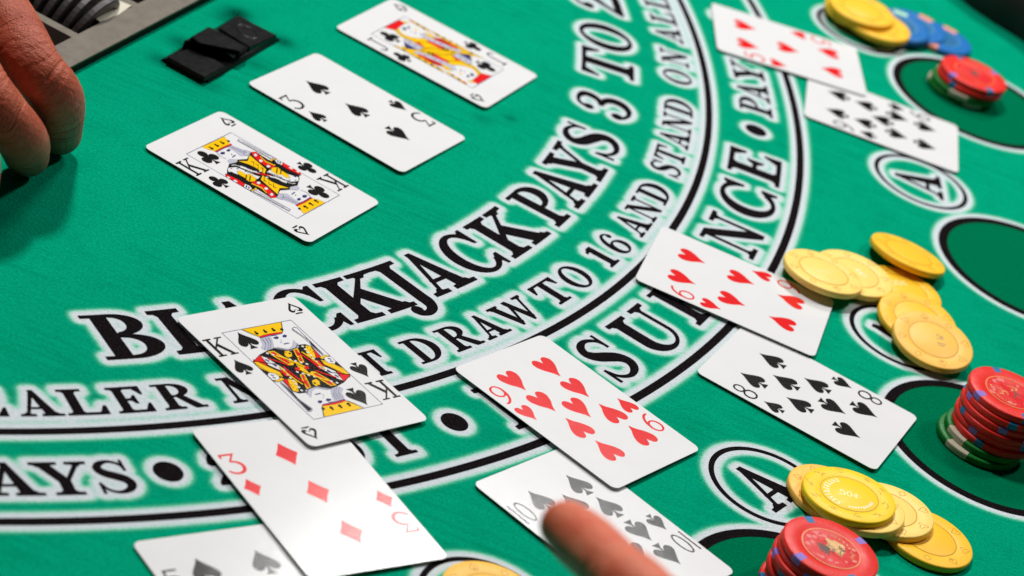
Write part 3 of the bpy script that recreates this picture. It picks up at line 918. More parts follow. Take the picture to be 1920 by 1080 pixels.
def card_body_mesh():
    p = rrect(CW, CH, 3.4)
    q = rrect(CW - 0.10, CH - 0.10, 3.35)
    n = len(p)
    V = [(x, y, 0.03) for x, y in q] + [(x, y, 0.06) for x, y in p] + [(x, y, CT - 0.05) for x, y in p] + [(x, y, CT) for x, y in q]
    V = [(x, y, z - 0.03) for x, y, z in V]
    Fc = [tuple(range(n))[::-1], tuple(range(3 * n, 4 * n))]
    for r in range(3):
        for i in range(n):
            j = (i + 1) % n
            Fc.append((r * n + i, r * n + j, (r + 1) * n + j, (r + 1) * n + i))
    return mesh_mm('card_stock', V, Fc)


CARD_ME = card_body_mesh()
CARD_ME.materials.append(M['card'])
FACE_Z = CT - 0.03 + 0.012


def suit_polys(s):
    """pip outlines in a unit box about 1 high, centred"""
    if s == 'H':
        half = crom([(0, -0.52), (0.12, -0.30), (0.33, -0.05), (0.45, 0.20), (0.42, 0.40), (0.27, 0.50), (0.12, 0.45), (0.0, 0.25)], 5)
        h = [tuple(q) for q in half]
        return [h + [(-x, y) for x, y in h[::-1][1:-1]]]
    if s == 'D':
        k = 0.06
        c = [(0, 0.52), (0.40, 0), (0, -0.52), (-0.40, 0)]
        out = []
        for i in range(4):
            a, b_ = np.array(c[i]), np.array(c[(i + 1) % 4])
            for t in (0, 0.25, 0.5, 0.75):
                p = a + (b_ - a) * t
                out.append(tuple(p * (1 - k * math.sin(math.pi * t))))
        return [out]
    stem = [(-0.03, -0.05), (-0.05, -0.32), (-0.19, -0.50), (0.19, -0.50), (0.05, -0.32), (0.03, -0.05)]
    if s == 'S':
        half = crom([(0, 0.52), (0.10, 0.34), (0.30, 0.10), (0.42, -0.08), (0.42, -0.24), (0.28, -0.34), (0.12, -0.28), (0.0, -0.12)], 5)
        h = [tuple(q) for q in half]
        return [h + [(-x, y) for x, y in h[::-1][1:-1]], stem]
    return [disc(0, 0.27, 0.225, 20), disc(-0.25, -0.10, 0.225, 20), disc(0.25, -0.10, 0.225, 20), [(-0.12, 0.12), (0.12, 0.12), (0.1, -0.12), (-0.1, -0.12)], [(-0.03, -0.02), (-0.05, -0.32), (-0.17, -0.50), (0.17, -0.50), (0.05, -0.32), (0.03, -0.02)]]


def xf(polys, cx, cy, sx, sy=None, flip=False):
    sy = sx if sy is None else sy
    f = -1 if flip else 1
    return [[(cx + f * x * sx, cy + f * y * sy) for x, y in p] for p in polys]


def index_polys(r):
    """thin index figures, unit height, centred"""
    w = 0.098
    if r == '3':
        return [[(-0.30, 0.50), (0.29, 0.50), (0.29, 0.46), (0.22, 0.415), (-0.22, 0.415), (-0.22, 0.30), (-0.30, 0.30)], [(0.18, 0.45), (0.29, 0.48), (0.01, 0.13), (-0.07, 0.13)], stroke([(-0.06, 0.12, w * 0.7), (0.14, 0.09, w), (0.28, -0.03, w * 1.25), (0.31, -0.19, w * 1.35), (0.22, -0.37, w * 1.2), (0.02, -0.46, w), (-0.18, -0.43, w), (-0.33, -0.31, w * 0.9)])]
    if r == '5':
        return [box(-0.22, 0.26, 0.42, 0.50), [(-0.22, 0.50), (-0.14, 0.50), (-0.18, 0.08), (-0.27, 0.08)], stroke([(-0.24, 0.10, w), (-0.06, 0.17, w), (0.14, 0.13, w), (0.27, -0.02, w * 1.2), (0.28, -0.22, w * 1.3), (0.17, -0.40, w * 1.1), (-0.04, -0.46, w), (-0.22, -0.40, w), (-0.31, -0.27, w)])]
    if r in '69':
        p = [ringarc(0, -0.18, 0.31, 0.32, 0, -0.18, 0.205, 0.245, 0, 359.99, 32), stroke([(-0.25, -0.14, w * 1.2), (-0.22, 0.08, w * 1.2), (-0.10, 0.30, w * 1.1), (0.08, 0.44, w), (0.26, 0.47, w * 0.8)])]
        return p if r == '6' else [[(-x, -y) for x, y in q] for q in p]
    if r == '8':
        return [ringarc(0, -0.22, 0.31, 0.28, 0, -0.22, 0.20, 0.205, 0, 359.99, 32), ringarc(0, 0.26, 0.25, 0.24, 0, 0.26, 0.155, 0.165, 0, 359.99, 32)]
    if r == '10':
        return [box(-0.40, -0.31, -0.5, 0.5), ringarc(0.10, 0, 0.27, 0.5, 0.10, 0, 0.18, 0.42, 0, 359.99, 36)]
    if r == 'K':
        return [box(-0.29, -0.16, -0.47, 0.47), box(-0.40, -0.05, -0.5, -0.42), box(-0.40, -0.05, 0.42, 0.5), [(-0.20, -0.10), (-0.20, 0.0), (0.22, 0.46), (0.30, 0.46)], box(0.10, 0.42, 0.43, 0.5), [(-0.09, 0.09), (0.05, 0.18), (0.38, -0.46), (0.22, -0.46)], box(0.12, 0.46, -0.5, -0.43)]
    if r == 'J':
        return [box(0.06, 0.15, -0.22, 0.47), box(-0.10, 0.32, 0.43, 0.5), stroke([(0.105, -0.20, 0.09), (0.08, -0.38, 0.085), (-0.06, -0.47, 0.08), (-0.20, -0.42, 0.08), (-0.26, -0.28, 0.08)])]


def peek_mark():
    """small spade-outline mark in the blank corners"""
    o = suit_polys('S')[0]
    return [[[(x, y) for x, y in o], [(x * 0.58, y * 0.56 + 0.0) for x, y in o][::-1]], [(-0.24, -0.42), (0.0, -0.38), (0.24, -0.42), (0.26, -0.50), (-0.26, -0.50)]]


LAYOUT = {
    '3': [(0, 24, 0), (0, 1, 0), (0, -23, 1)],
    '5': [(-12.3, 25, 0), (12.8, 25, 0), (0, 0, 0), (-12, -25, 1), (12.8, -25, 1)],
    '6': [(-12, 25, 0), (12.5, 25, 0), (-12, 0, 0), (12.5, 0, 0), (-12, -25, 1), (12.5, -25, 1)],
    '8': [(-12.6, 23, 0), (12.2, 23, 0), (-12, 0, 0), (12, 0, 0), (0.2, 11.5, 0), (0.8, -11.7, 1), (-12.3, -23.5, 1), (12.3, -23.5, 1)],
    '9': [(-12, 26, 0), (12.8, 26, 0), (-11.5, 10, 0), (12.8, 10, 0), (1, 0, 0), (-11.2, -8.5, 1), (13, -8.5, 1), (-11.5, -25, 1), (12.8, -25, 1)],
    '10': [(-12.6, 24, 0), (12.3, 24, 0), (-12.6, 8.3, 0), (13, 8.3, 0), (0, 16, 0), (0, -16, 1), (-12.6, -8, 1), (13, -8, 1), (-12.3, -23.5, 1), (12.3, -23.5, 1)],
}
COURT = {
'KS': [
  ('blk', [(-18.1,9.8),(-12,13),(-6.8,14.4),(-3,14.9),(0.3,13.2),(2.5,11.6),(9.6,14.3),(13.1,13.8),(14.8,11.7),(14.3,4.5),(18.7,4.1),(18.4,-2.3),(18.3,-9.1),(17,-11),(-0.3,-0.4),(-18.6,8.1)]),
  ('yel', [(-8.2,29.8),(13.1,29.9),(8.7,23.5),(5.8,23.7),(2.4,23.9),(-1.1,23.8),(-4,23.5),(-6,25.6),(-6.6,27.1)]),
  ('red', [(-4,23.5),(-1,24),(2.6,24.1),(5.9,23.9),(8.7,23.7),(8,22.9),(1.8,23.1),(-4.2,22.8)]),
  ('blu', [(-4.2,22.8),(1.8,23.1),(8,22.9),(7.8,22.6),(1.4,22.6),(-4.3,22.4)]),
  ('lil', [(-4,22.3),(1.2,22.7),(0.4,20.2),(-1.9,16.3),(-3.1,15.1),(-6.7,14.5),(-7.9,15.2),(-8.3,16.5),(-5.6,18.8),(-5.1,20.9)]),
  ('lil', [(-2.8,15.1),(-0.4,15.2),(1.4,13.8),(3.5,12.9),(6.4,14),(9.7,17.7),(9.6,15.4),(8.9,12.9),(7.1,12.3),(4.3,11.7),(2,11.8),(0.2,13.1),(-1.8,14.2)]),
  ('blu', [(1.7,21.4),(4,21.8),(4.7,21),(3.4,20),(2,20.4)]),
  ('blu', [(6.7,21.4),(8.5,22),(9,21),(7.9,20),(6.5,20.4)]),
  ('blu', [(1.2,22.3),(3.3,22.8),(4.7,22),(2.9,22.4)]),
  ('lil', [(4.7,19.6),(5.1,19.5),(3.3,17.7),(3.8,17),(2.4,17.4)]),
  ('blu', [(3.6,16.6),(6,16.7),(6.7,16),(5.5,16.1),(3.4,16)]),
  ('yel', [(12.4,13),(14.4,11.8),(13.3,8.3),(11.2,4.3),(8,6.1),(9.7,9.3)]),
  ('red', [(14.2,10.7),(14.1,6.1),(13.6,4.2),(11.4,4.2),(13.1,7.9)]),
  ('yel', [(-7.3,13.8),(-4.1,13.5),(-0.9,3.9),(-2.5,2.7),(-4.2,3.3),(-6.9,9.9)]),
  ('red', [(-6.2,13.1),(-4.7,12.8),(-2.4,4.4),(-3.9,4.3),(-5.9,9.8)]),
  ('yel', [(5,12.4),(7.7,12.3),(4,3.2),(1.4,3.1)]),
  ('red', [(5.3,11.5),(6.6,11.5),(3.7,4.1),(2.4,3.8)]),
  ('yel', [(-0.5,11.2),(2.3,12.1),(2.8,10.2),(1.4,8.1),(-1.2,7.7),(-1.6,9.4)]),
  ('yel', [(0,5.3),(1.2,3.9),(2.1,-0.4),(0.8,-1.9),(-1.5,-1.2),(-1.2,1.7)]),
  ('red', [(-2.9,1.3),(-0.6,0.9),(-1.9,-1.1),(-4.3,-1)]),
  ('red', [(-18,9.8),(-12,12.6),(-13,8.8),(-14,5.3),(-17,8.8)]),
  ('yel', [(-18.7,9),(-15.5,7.8),(-11.7,1.1),(-12.2,-2.8),(-15.2,-0.5),(-18.2,5)]),
  ('wht', [(-12.2,11.9),(-10.6,10.3),(-8.9,4.6),(-7.9,0.4),(-10.9,2),(-13.2,5.7)]),
  ('blu', [(-11.8,9.9),(-10.7,8.1),(-11.5,7.4),(-12.3,8.9)]),
  ('blu', [(-10.7,6.6),(-9.6,4.4),(-10.6,3.6),(-11.2,5.6)]),
  ('blu', [(-9.3,3.4),(-8.6,1.4),(-9.3,1.2),(-10.1,2.3)]),
  ('red', [(-10.9,2),(-8.1,0.3),(-7.9,-4),(-11,-2.4),(-10.9,-0.8)]),
  ('wht', [(15,4),(18.4,3.4),(18.3,0),(16.5,-1.4),(14.2,0),(13.8,2)]),
  ('blu', [(16.5,2.8),(17.4,1.8),(16.7,1.4),(15.8,2.4)]),
  ('blu', [(16.1,1.2),(17.1,0.3),(16.4,-0.1),(15.5,0.8)]),
  ('yel', [(12.8,4.4),(17,4.9),(18.6,4),(15.4,3.7),(13.4,2.7)]),
  ('yel', [(12,1.8),(16.3,-1.7),(18.6,-8.8),(16.9,-9.5),(14.2,-4.9),(11.5,-0.4)]),
  ('lin', [(14.4,24.5),(16.2,25.4),(17.3,24.9),(16.3,5.5),(15.3,5),(14.9,12.4),(16,15.2),(14.1,23.5)]),
  ('wht', [(14.8,24.4),(16.1,24.9),(16.9,24.5),(15.8,5.6),(15.3,12.5),(16.5,15.5)]),
],
'KC': [
  ('blk', [(-18.3,8),(-12.7,11.6),(-7,14.2),(-3.2,13.1),(0.1,14.2),(4.8,12.1),(11.9,14.7),(14.6,13.4),(14.3,11.1),(13.9,5.1),(18.8,5.4),(18.8,-8.6),(16.4,-10.3),(-0.2,-0.5)]),
  ('yel', [(-6,30.1),(12.2,29.5),(8.6,23.5),(2.7,24.2),(-3.5,24.3),(-5.4,26.7)]),
  ('red', [(-3.9,24.2),(2.9,24.4),(9.5,24.1),(9,23.2),(2.6,23.7),(-3.8,23.6)]),
  ('blu', [(-3.8,23.6),(2.6,23.7),(9,23.2),(8.7,22.8),(2.4,23.3),(-3.8,23.1)]),
  ('lil', [(8.4,23),(10,18.7),(10.9,14.5),(6.7,13.9),(4.2,15.4),(5,18),(5.5,23)]),
  ('lin', [(10.9,17.5),(12.2,15.1),(7.7,12.9),(6.4,15.3)]),
  ('lil', [(10.7,17),(11.7,15.1),(8.1,13.4),(7,15.3)]),
  ('blu', [(-3.3,21.8),(-1,22.3),(0.2,21.3),(-1.5,20.2),(-3.2,20.8)]),
  ('blu', [(1.8,21.6),(3.9,22.2),(4.8,21.2),(3.1,20.4),(1.8,20.8)]),
  ('blu', [(1.4,18.8),(2.1,18.4),(0.8,17.8)]),
  ('blu', [(-0.3,17.1),(3.2,17.3),(2.1,16.6),(-0.8,16.5)]),
  ('lil', [(-5.5,16.1),(-3.1,16.5),(-2.2,15.6),(-0.1,14.4),(-2,13.1),(-4,13.6),(-6.5,14.3)]),
  ('red', [(11.9,14.7),(14.6,13.4),(12.8,10.1),(11.5,0.8),(8.8,-0.3),(7.7,2.1),(7.8,7.4),(9.9,12.4)]),
  ('wht', [(11.2,12.7),(12.8,12.8),(12.6,11.4),(10.9,10.9),(10.2,11.5)]),
  ('wht', [(9.2,8.4),(10.7,8.3),(10.5,7),(8.9,6.8),(8.3,7.4)]),
  ('wht', [(8,3.7),(9.8,3.7),(9.6,2.3),(8,1.9),(7.1,2.7)]),
  ('yel', [(-1,13.4),(3.3,10.9),(8.9,13.3),(8.2,10.7),(5.2,1.8),(1,0.1),(1.8,5.6),(0.9,9.6)]),
  ('blk', [(4.9,10.1),(5.5,8.7),(2.3,6.8),(2.1,6.9),(4.8,8.7),(4.4,9.9)]),
  ('blk', [(4.8,7.5),(5.2,6),(1.8,4),(1.7,4.2),(4.6,5.9),(4.3,7.3)]),
  ('blk', [(4.4,4.4),(4.8,3.1),(1.5,1.3),(1.4,1.6),(4,3),(3.9,4.2)]),
  ('yel', [(13.3,10.1),(11.6,6.2),(12.8,1.5),(11.9,1.2),(10.5,6),(12.6,10.1)]),
  ('red', [(18.4,4.8),(18.8,-8.6),(16.3,-10.2),(15.1,-4),(15.6,1.9)]),
  ('wht', [(16.9,-3.1),(18.5,-3.1),(18.3,-4.6),(16.7,-4.8)]),
  ('wht', [(17.4,-6.7),(18.8,-6.8),(18.6,-8.1),(17.2,-8.2)]),
  ('wht', [(-10.8,12.4),(-6.6,10.8),(-4.3,4.1),(-3.2,-0.3),(-6.7,-0.8),(-11,1.8),(-11.5,5.5),(-13.8,10.4)]),
  ('blu', [(-9.8,11.8),(-9.4,10.5),(-10.5,11.1)]),
  ('blu', [(-7.1,10.3),(-6.5,8.9),(-7.9,9.5)]),
  ('blu', [(-12.4,10.1),(-11.8,8.5),(-13.1,9.2)]),
  ('yel', [(-9.2,8.7),(-7.6,7.6),(-7.9,4.9),(-5.8,3.7),(-6.2,-0.1),(-9.1,-1.3),(-12,0.1),(-11.3,3.4),(-11,6.4)]),
  ('blk', [(-8.2,4.4),(-7.8,3.9),(-11.2,2.1),(-11.2,2.6)]),
  ('blk', [(-6.9,3),(-6.8,2.4),(-11.2,0.1),(-11.5,0.5)]),
  ('red', [(-2.8,5.6),(-0.9,1.2),(1.7,-2.3),(-0.2,-1.2),(-2.7,2.6)]),
  ('wht', [(-3.7,10.7),(-2.6,8.3),(-2.6,5.7),(-1.2,3.6),(-0.9,1.2),(-2.5,3.2),(-3.9,5.4),(-4.8,8.9)]),
  ('wht', [(16,4.1),(18.3,4.3),(18.6,1.1),(15.6,-0.1),(14.9,2.1)]),
  ('blu', [(17.6,3.6),(17.7,2.9),(15.7,2.1),(15.7,2.6)]),
  ('blu', [(17.8,2.4),(17.8,1.7),(15.8,0.9),(15.8,1.5)]),
  ('yel', [(13.9,5.6),(16.6,5.8),(18.7,4.8),(17,4.4),(15.9,4.8),(13.7,4.5)]),
  ('lin', [(14.6,24.1),(16.8,24.6),(17.9,5.7),(15.5,5)]),
  ('wht', [(15.3,23.9),(16.4,24.2),(17.3,5.9),(16.1,5.6)]),
],
'JC': [
  ('yel', [(-6.1,17.3),(2.3,13.4),(8.5,10.7),(13.4,9.2),(15,6.3),(16.6,-4.3),(14.5,-6.6),(16.8,-12),(14,-13.9),(-0.3,-0.3),(-13.9,12.2)]),
  ('red', [(-4.9,29.8),(11.8,29.6),(10.8,25.9),(-1.8,24.9)]),
  ('yel', [(-1.8,24.9),(2.2,25),(-1.4,20.8),(-0.5,16.9),(2.7,13.6),(4.6,12.1),(8.2,11.2),(4.4,8.7),(-0.8,11.1),(-4,15.7),(-5.1,19.4)]),
  ('yel', [(11.5,28.2),(13.6,26.8),(13.8,24.5),(11.1,26)]),
  ('blu', [(3.8,23.8),(6.7,24),(6.4,22.4),(3.5,21.5)]),
  ('blu', [(8,23.3),(10.2,23.2),(9.9,22),(7.6,21.4)]),
  ('blu', [(6.2,19.6),(7,19.4),(5.1,18.5)]),
  ('blu', [(6.9,18),(7.7,17),(6,16.6)]),
  ('yel', [(10.9,19.9),(11.5,18.4),(9.4,17.8),(9.6,19.1)]),
  ('lil', [(-6.3,17.2),(-4,15.7),(-4.1,6.7),(-10.2,6.7),(-9.2,10.9),(-9,15.4)]),
  ('blu', [(-9.3,15.6),(-9.2,10.9),(-9.6,7),(-14.8,11.5)]),
  ('red', [(-3.3,12.4),(0.5,9.9),(-0.2,5.1),(-4,5.9)]),
  ('yel', [(-0.9,10.7),(4,8),(5.9,0.2),(5.3,-2.6),(11.9,-6.2),(9.2,-7.2),(2.4,-4.1),(-1.1,-0.7),(-9.9,5.6),(-9.8,6.6),(-3.3,6.3)]),
  ('red', [(7.1,10),(7.4,7.3),(7.4,0.9),(4.2,-0.5),(4.3,3.7),(3.9,8)]),
  ('blk', [(7.7,1),(8.3,0.3),(4.8,-1.8),(4.3,-1)]),
  ('blk', [(8.8,-0.3),(9.5,-0.9),(6.1,-3),(5.4,-2.3)]),
  ('lil', [(8.6,15.7),(11.4,14.1),(10.9,7.9),(14.6,-6.7),(11.1,-7.1),(8.9,-2),(6.5,8.1),(6.7,13.2)]),
  ('yel', [(11.8,14.7),(14.4,12.1),(13,9.3),(10.4,8.4),(10.9,12.8)]),
  ('red', [(13,9.3),(15,6.3),(16.7,-4.4),(13.1,-4.3),(12.1,0.9),(10.6,7.1)]),
  ('blk', [(12.2,8.6),(13.9,5.7),(14.8,-0.2),(14.1,-0.2),(12.7,5.7)]),
  ('yel', [(17,13),(18.3,11.5),(18.2,-3.4),(17.5,-8.9),(19.3,-16.9),(17.4,-17),(15,-8.9),(15.2,-3.7),(16.3,10.7)]),
  ('yel', [(17.8,26.8),(19.1,25.5),(17.3,13.7),(15.4,13.8),(16.5,25.5)]),
  ('red', [(17.9,26.1),(18.2,24.5),(17.2,23.4),(16.7,24.6)]),
  ('blk', [(17.8,22.4),(17.5,20.6),(16.3,20.4),(16.7,22.1)]),
  ('blk', [(17.2,18.2),(16.9,16.5),(15.7,16.2),(16,17.9)]),
  ('blk', [(17.8,10.6),(17.7,8.3),(16.7,8.2),(16.6,10.3)]),
  ('blk', [(17.9,6.5),(18,4.7),(16.7,4.4),(16.8,6.2)]),
  ('blk', [(17.8,2.7),(17.7,0.6),(16.7,0.4),(16.7,2.3)]),
  ('blk', [(17.8,-1.1),(17.6,-3.1),(16.6,-3.3),(16.7,-1.4)]),
  ('blk', [(17.8,-10.2),(18.1,-12),(17,-12.1),(16.7,-10.5)]),
  ('blu', [(9.4,7.1),(9.6,6.2),(8.7,6.1),(8.5,6.9)]),
  ('blu', [(10.3,3.8),(10.5,2.9),(9.6,2.8),(9.4,3.6)]),
  ('blu', [(11.3,-1.4),(11.7,-2.1),(10.5,-2.4),(10.3,-1.6)]),
  ('blu', [(-5.9,14),(-6,13.1),(-7,12.9),(-6.8,13.7)]),
  ('blu', [(-6.2,10.7),(-6.2,9.7),(-7.1,9.6),(-7.1,10.5)]),
],
}

PIP_ME = {}


def shared_sheet(key, polys, mat):
    if key not in PIP_ME:
        V, Fc, mi = sheet_data([(0, p) for p in polys], 0.0, 0.004)
        me_ = mesh_mm(key, V, Fc, mi)
        me_.materials.append(mat)
        PIP_ME[key] = me_
    return PIP_ME[key]


def place(name, me_, parent, x, y, z, rot=0.0):
    o = bpy.data.objects.new(name, me_)
    COL.objects.link(o)
    o.parent = parent
    o.location = (x * MM, y * MM, z * MM)
    o.rotation_euler = (0, 0, rot)
    return o


def outline(poly, w):
    """closed line round a polygon: [outer loop, hole]"""
    n = len(poly)
    A, B = [], []
    for i in range(n):
        p0, p1, p2 = (np.array(poly[(i + k) % n], float) for k in (-1, 0, 1))
        d1, d2 = p1 - p0, p2 - p1
        d1 /= np.hypot(*d1) + 1e-9
        d2 /= np.hypot(*d2) + 1e-9
        t = d1 + d2
        L = np.hypot(*t)
        t = d1 if L < 0.2 else t / L
        nrm = np.array([-t[1], t[0]]) * w / 2
        A.append(tuple(p1 + nrm))
        B.append(tuple(p1 - nrm))
    if abs(area2(A)) < abs(area2(B)):
        A, B = B, A
    return [A, B[::-1]]


def playing_card(rank, suit, x, y, a, label, z=0.4, lift_x=0.5, lift_y=0.4, pip=13.2):
    ry = math.asin(lift_x / CW)
    rx = -math.asin(lift_y / CH)
    zc = z + lift_x / 2 + lift_y / 2
    x, y = x + (0 - x) * zc / CAM_H, y + (-Y0 - y) * zc / CAM_H      # surveyed on the felt plane, moved up to the card's own height
    e = empty('playing_card', (x, y, zc), (rx, ry, a))
    tag(e, label, 'card', 'playing cards dealt on the felt')
    o = bpy.data.objects.new('card_stock', CARD_ME)
    COL.objects.link(o)
    o.parent = e
    ink = 'red' if suit in 'HD' else 'blk'
    if rank in LAYOUT:
        for px, py, fl in LAYOUT[rank]:
            place('pip', shared_sheet('pip_' + suit, xf(suit_polys(suit), 0, 0, pip * 0.98, pip), M[ink]), e, px, py, FACE_Z, math.pi if fl else 0)
    for s in (1, -1):
        place('rank_index', shared_sheet('index_' + rank + ink, xf(index_polys(rank), 0, 0, 11.8 if rank != '10' else 10.6, 12.0), M[ink]), e, -25.7 * s, 22.0 * s, FACE_Z, 0 if s > 0 else math.pi)
        place('small_pip', shared_sheet('spip_' + suit, xf(suit_polys(suit), 0, 0, 9.6, 9.9), M[ink]), e, -25.3 * s, 7.9 * s, FACE_Z, 0 if s > 0 else math.pi)
    if rank in 'KJ':
        court = rank + suit
        fx, fy, t = 18.6, 30.1, 0.32
        fr = [box(-fx, fx, fy - t, fy), box(-fx, fx, -fy, -fy + t), box(-fx, -fx + t, -fy + t, fy - t), box(fx - t, fx, -fy + t, fy - t)]
        sheet('court_frame', [(0, p) for p in fr], [M['blu']], e, FACE_Z, 0.0)
        for s in (1, -1):
            place('court_pip', shared_sheet('cpip_' + suit, xf(suit_polys(suit), 0, 0, 11.0, 11.3), M['blk']), e, -11.3 * s, 22.8 * s, FACE_Z, 0 if s > 0 else math.pi)
            place('corner_mark', shared_sheet('peek', [xf(p, 0, 0, 8.0) if isinstance(p[0][0], list) or isinstance(p[0][0], tuple) and len(p[0]) > 2 else xf([p], 0, 0, 8.0)[0] for p in peek_mark()], M['blk']), e, 25.6 * s, 36.8 * s, FACE_Z, 0 if s > 0 else math.pi)
        order = ['blk', 'yel', 'red', 'blu', 'lil', 'lin', 'wht']
        for s in (1, -1):
            polys = []
            for mt, p in COURT[court]:
                q = [(max(-18.3, min(18.3, px)), max(-29.8, min(29.8, py))) for px, py in p]
                polys.append((order.index(mt), [(s * px, s * py) for px, py in q]))
                if mt in ('yel', 'red', 'lil', 'wht') and abs(area2(q)) > 3.0:
                    polys.append((0 if mt != 'lil' else 5, outline([(s * px, s * py) for px, py in q], 0.20)))
            # pearls, fleurons and hair lines
            extra = EXTRA[court]
            for mt, px, py, r_ in extra:
                polys.append((order.index(mt), [(s * qx, s * qy) for qx, qy in disc(px, py, r_, 9)]))
            for mt, w_, pts in LINES[court]:
                polys.append((order.index(mt), [(s * qx, s * qy) for qx, qy in stroke([(px, py, w_) for px, py in pts], 4)]))
            sheet('court_figure', polys, [M[k] for k in order], e, FACE_Z + (0.004 if s > 0 else 0.006), 0.003)
    return e


EXTRA = {
    'KS': [('blk', -3.4, 25.6, 0.75), ('blk', -3.4, 26.7, 0.5), ('blk', 1.2, 25.6, 0.75), ('blk', 1.2, 26.7, 0.5), ('blk', 5.7, 25.6, 0.75), ('blk', 5.7, 26.7, 0.5), ('blk', 9.6, 25.2, 0.75)]
          + [('wht', 10.6 - 0.25 * k, 12.6 - 2.1 * k, 0.62) for k in range(6)] + [('wht', -8.3 + 1.75 * k, 12.6 - 1.55 * k, 0.62) for k in range(8)]
          + [('blk', 1.5, 10.0, 0.5), ('yel', 3.6, 7.0, 0.6), ('yel', 0.4, 11.2, 0.6), ('blk', 12.2, 11.4, 0.22), ('blk', 12.6, 9.8, 0.22), ('blk', 12.6, 8.2, 0.22), ('blk', -13.4, 6.6, 0.25), ('blk', -10.6, 5.0, 0.25), ('blk', -8, 3.2, 0.25)],
    'KC': [('blk', -3.0, 26.3, 0.8), ('blk', -3.0, 27.6, 0.5), ('blk', 1.6, 26.3, 0.8), ('blk', 1.6, 27.6, 0.5), ('blk', 6.2, 26.3, 0.8), ('blk', 6.2, 27.6, 0.5), ('blk', 10.3, 26.0, 0.7),
           ('wht', 0.9, 2.4, 0.55), ('wht', -1.4, 3.3, 0.5), ('wht', -3.2, 4.6, 0.5), ('blk', -5.6, 6.1, 0.3)],
    'JC': [],
}
LINES = {
    'KS': [('yel', 1.0, [(-5.6, 10.4), (-2.6, 7.2), (0.2, 3.0), (1.6, 0.4)]), ('red', 0.8, [(5.4, 9.6), (6.8, 5.0), (7.4, 0.6), (7.6, -3.0)]), ('yel', 0.7, [(7.4, 9.4), (8.6, 4.6), (9.2, 0.2), (9.4, -3.6)]), ('red', 0.7, [(-10.6, 9.6), (-7.6, 6.6), (-4.6, 3.0)]), ('lin', 0.28, [(-7.4, 15.4), (-4.4, 18.4), (-3.6, 21.8)]), ('lin', 0.28, [(-6.2, 15.0), (-3.0, 18.2), (-1.9, 22.0)]), ('lin', 0.28, [(-4.8, 15.2), (-1.6, 18.4), (-0.4, 22.0)]), ('blk', 0.3, [(-3.2, 15.2), (0.2, 13.4), (2.4, 12.1), (7.0, 12.6), (9.6, 14.8)]), ('blk', 0.25, [(-8.2, 29.8), (-6.5, 26.9), (-4, 23.5)]), ('blk', 0.25, [(13.0, 29.8), (8.8, 23.5)]), ('blk', 0.3, [(-18, 9.6), (-8.0, 4.3), (-2.2, -2.0)])],
    'KC': [('lin', 0.25, [(7.5, 22.4), (8.6, 18.5), (9.6, 15.2)]), ('lin', 0.25, [(6.4, 22.4), (7.0, 18.8), (8.0, 15.4)]), ('blu', 0.22, [(-3.9, 23.0), (-5.2, 20.0), (-4.6, 17.2)]), ('wht', 0.45, [(-7.4, 12.6), (-5.6, 12.0), (-4.6, 9.8), (-5.2, 8.8)]), ('wht', 0.45, [(-4.2, 7.2), (-3.0, 6.8), (-2.4, 4.8), (-3.0, 3.8)]), ('blk', 0.3, [(-13.8, 10.4), (-11.6, 6.4), (-11.2, 2.0)]), ('blk', 0.25, [(-6.0, 6.6), (-4.6, 3.0), (-3.6, 0.2)]), ('lin', 0.2, [(16.0, 22.0), (16.9, 8.0)])],
    'JC': [('blk', 0.25, [(-1.6, 24.6), (-3.6, 17.0), (-2.0, 12.4)]), ('blk', 0.25, [(-9.0, 5.4), (-2.0, 5.0), (4.0, 0.6), (8.6, -5.4)])],
}

# x, y, turn (mm, rad) of every card on the felt
playing_card('J', 'C', -78.86, 195.53, 1.2972, 'jack of clubs, the farthest of the dealer hand', lift_x=0.7, lift_y=0.5)
playing_card('3', 'S', -98.77, 99.74, 1.2555, 'three of spades lying between the jack and the king of clubs', lift_x=0.8, lift_y=0.5)
playing_card('K', 'C', -121.04, 5.74, 1.2661, 'king of clubs, nearest card of the dealer hand', lift_x=0.8, lift_y=0.6)
playing_card('9', 'S', 154.65, 326.51, 1.6093, 'nine of spades tucked partly under the five of hearts', lift_x=0.6, lift_y=0.5)
playing_card('5', 'H', 94.80, 373.45, 1.7460, 'five of hearts overlapping the nine of spades', z=0.75, lift_x=0.5, lift_y=0.5)
playing_card('8', 'S', 139.45, 2.88, 1.3005, 'eight of spades with one corner under the six of hearts', lift_x=0.7, lift_y=0.6)
playing_card('6', 'H', 97.35, 72.14, 1.4898, 'six of hearts covering the insurance lettering', z=0.75, lift_x=0.9, lift_y=0.5)
playing_card('10', 'S', 68.13, -159.78, 1.0520, 'ten of spades under the pointing finger', lift_x=0.7, lift_y=0.5)
playing_card('9', 'H', 43.81, -82.87, 1.0789, 'nine of hearts overlapping the ten of spades', z=0.75, lift_x=0.9, lift_y=0.6)
playing_card('5', 'S', -37.12, -290.0, 0.8000, 'five of spades cut by the bottom frame edge', lift_x=0.4, lift_y=0.3)
playing_card('3', 'D', -38.65, -210.42, 0.8117, 'three of diamonds between the king of spades and five of spades', z=0.75, lift_x=0.8, lift_y=0.5)
playing_card('K', 'S', -65.94, -133.19, 0.9392, 'king of spades lying across the blackjack lettering', z=0.75, lift_x=0.8, lift_y=1.2)

# ------------------------------------------------------------------ casino chips
CR, CHT = 20.0, 3.3


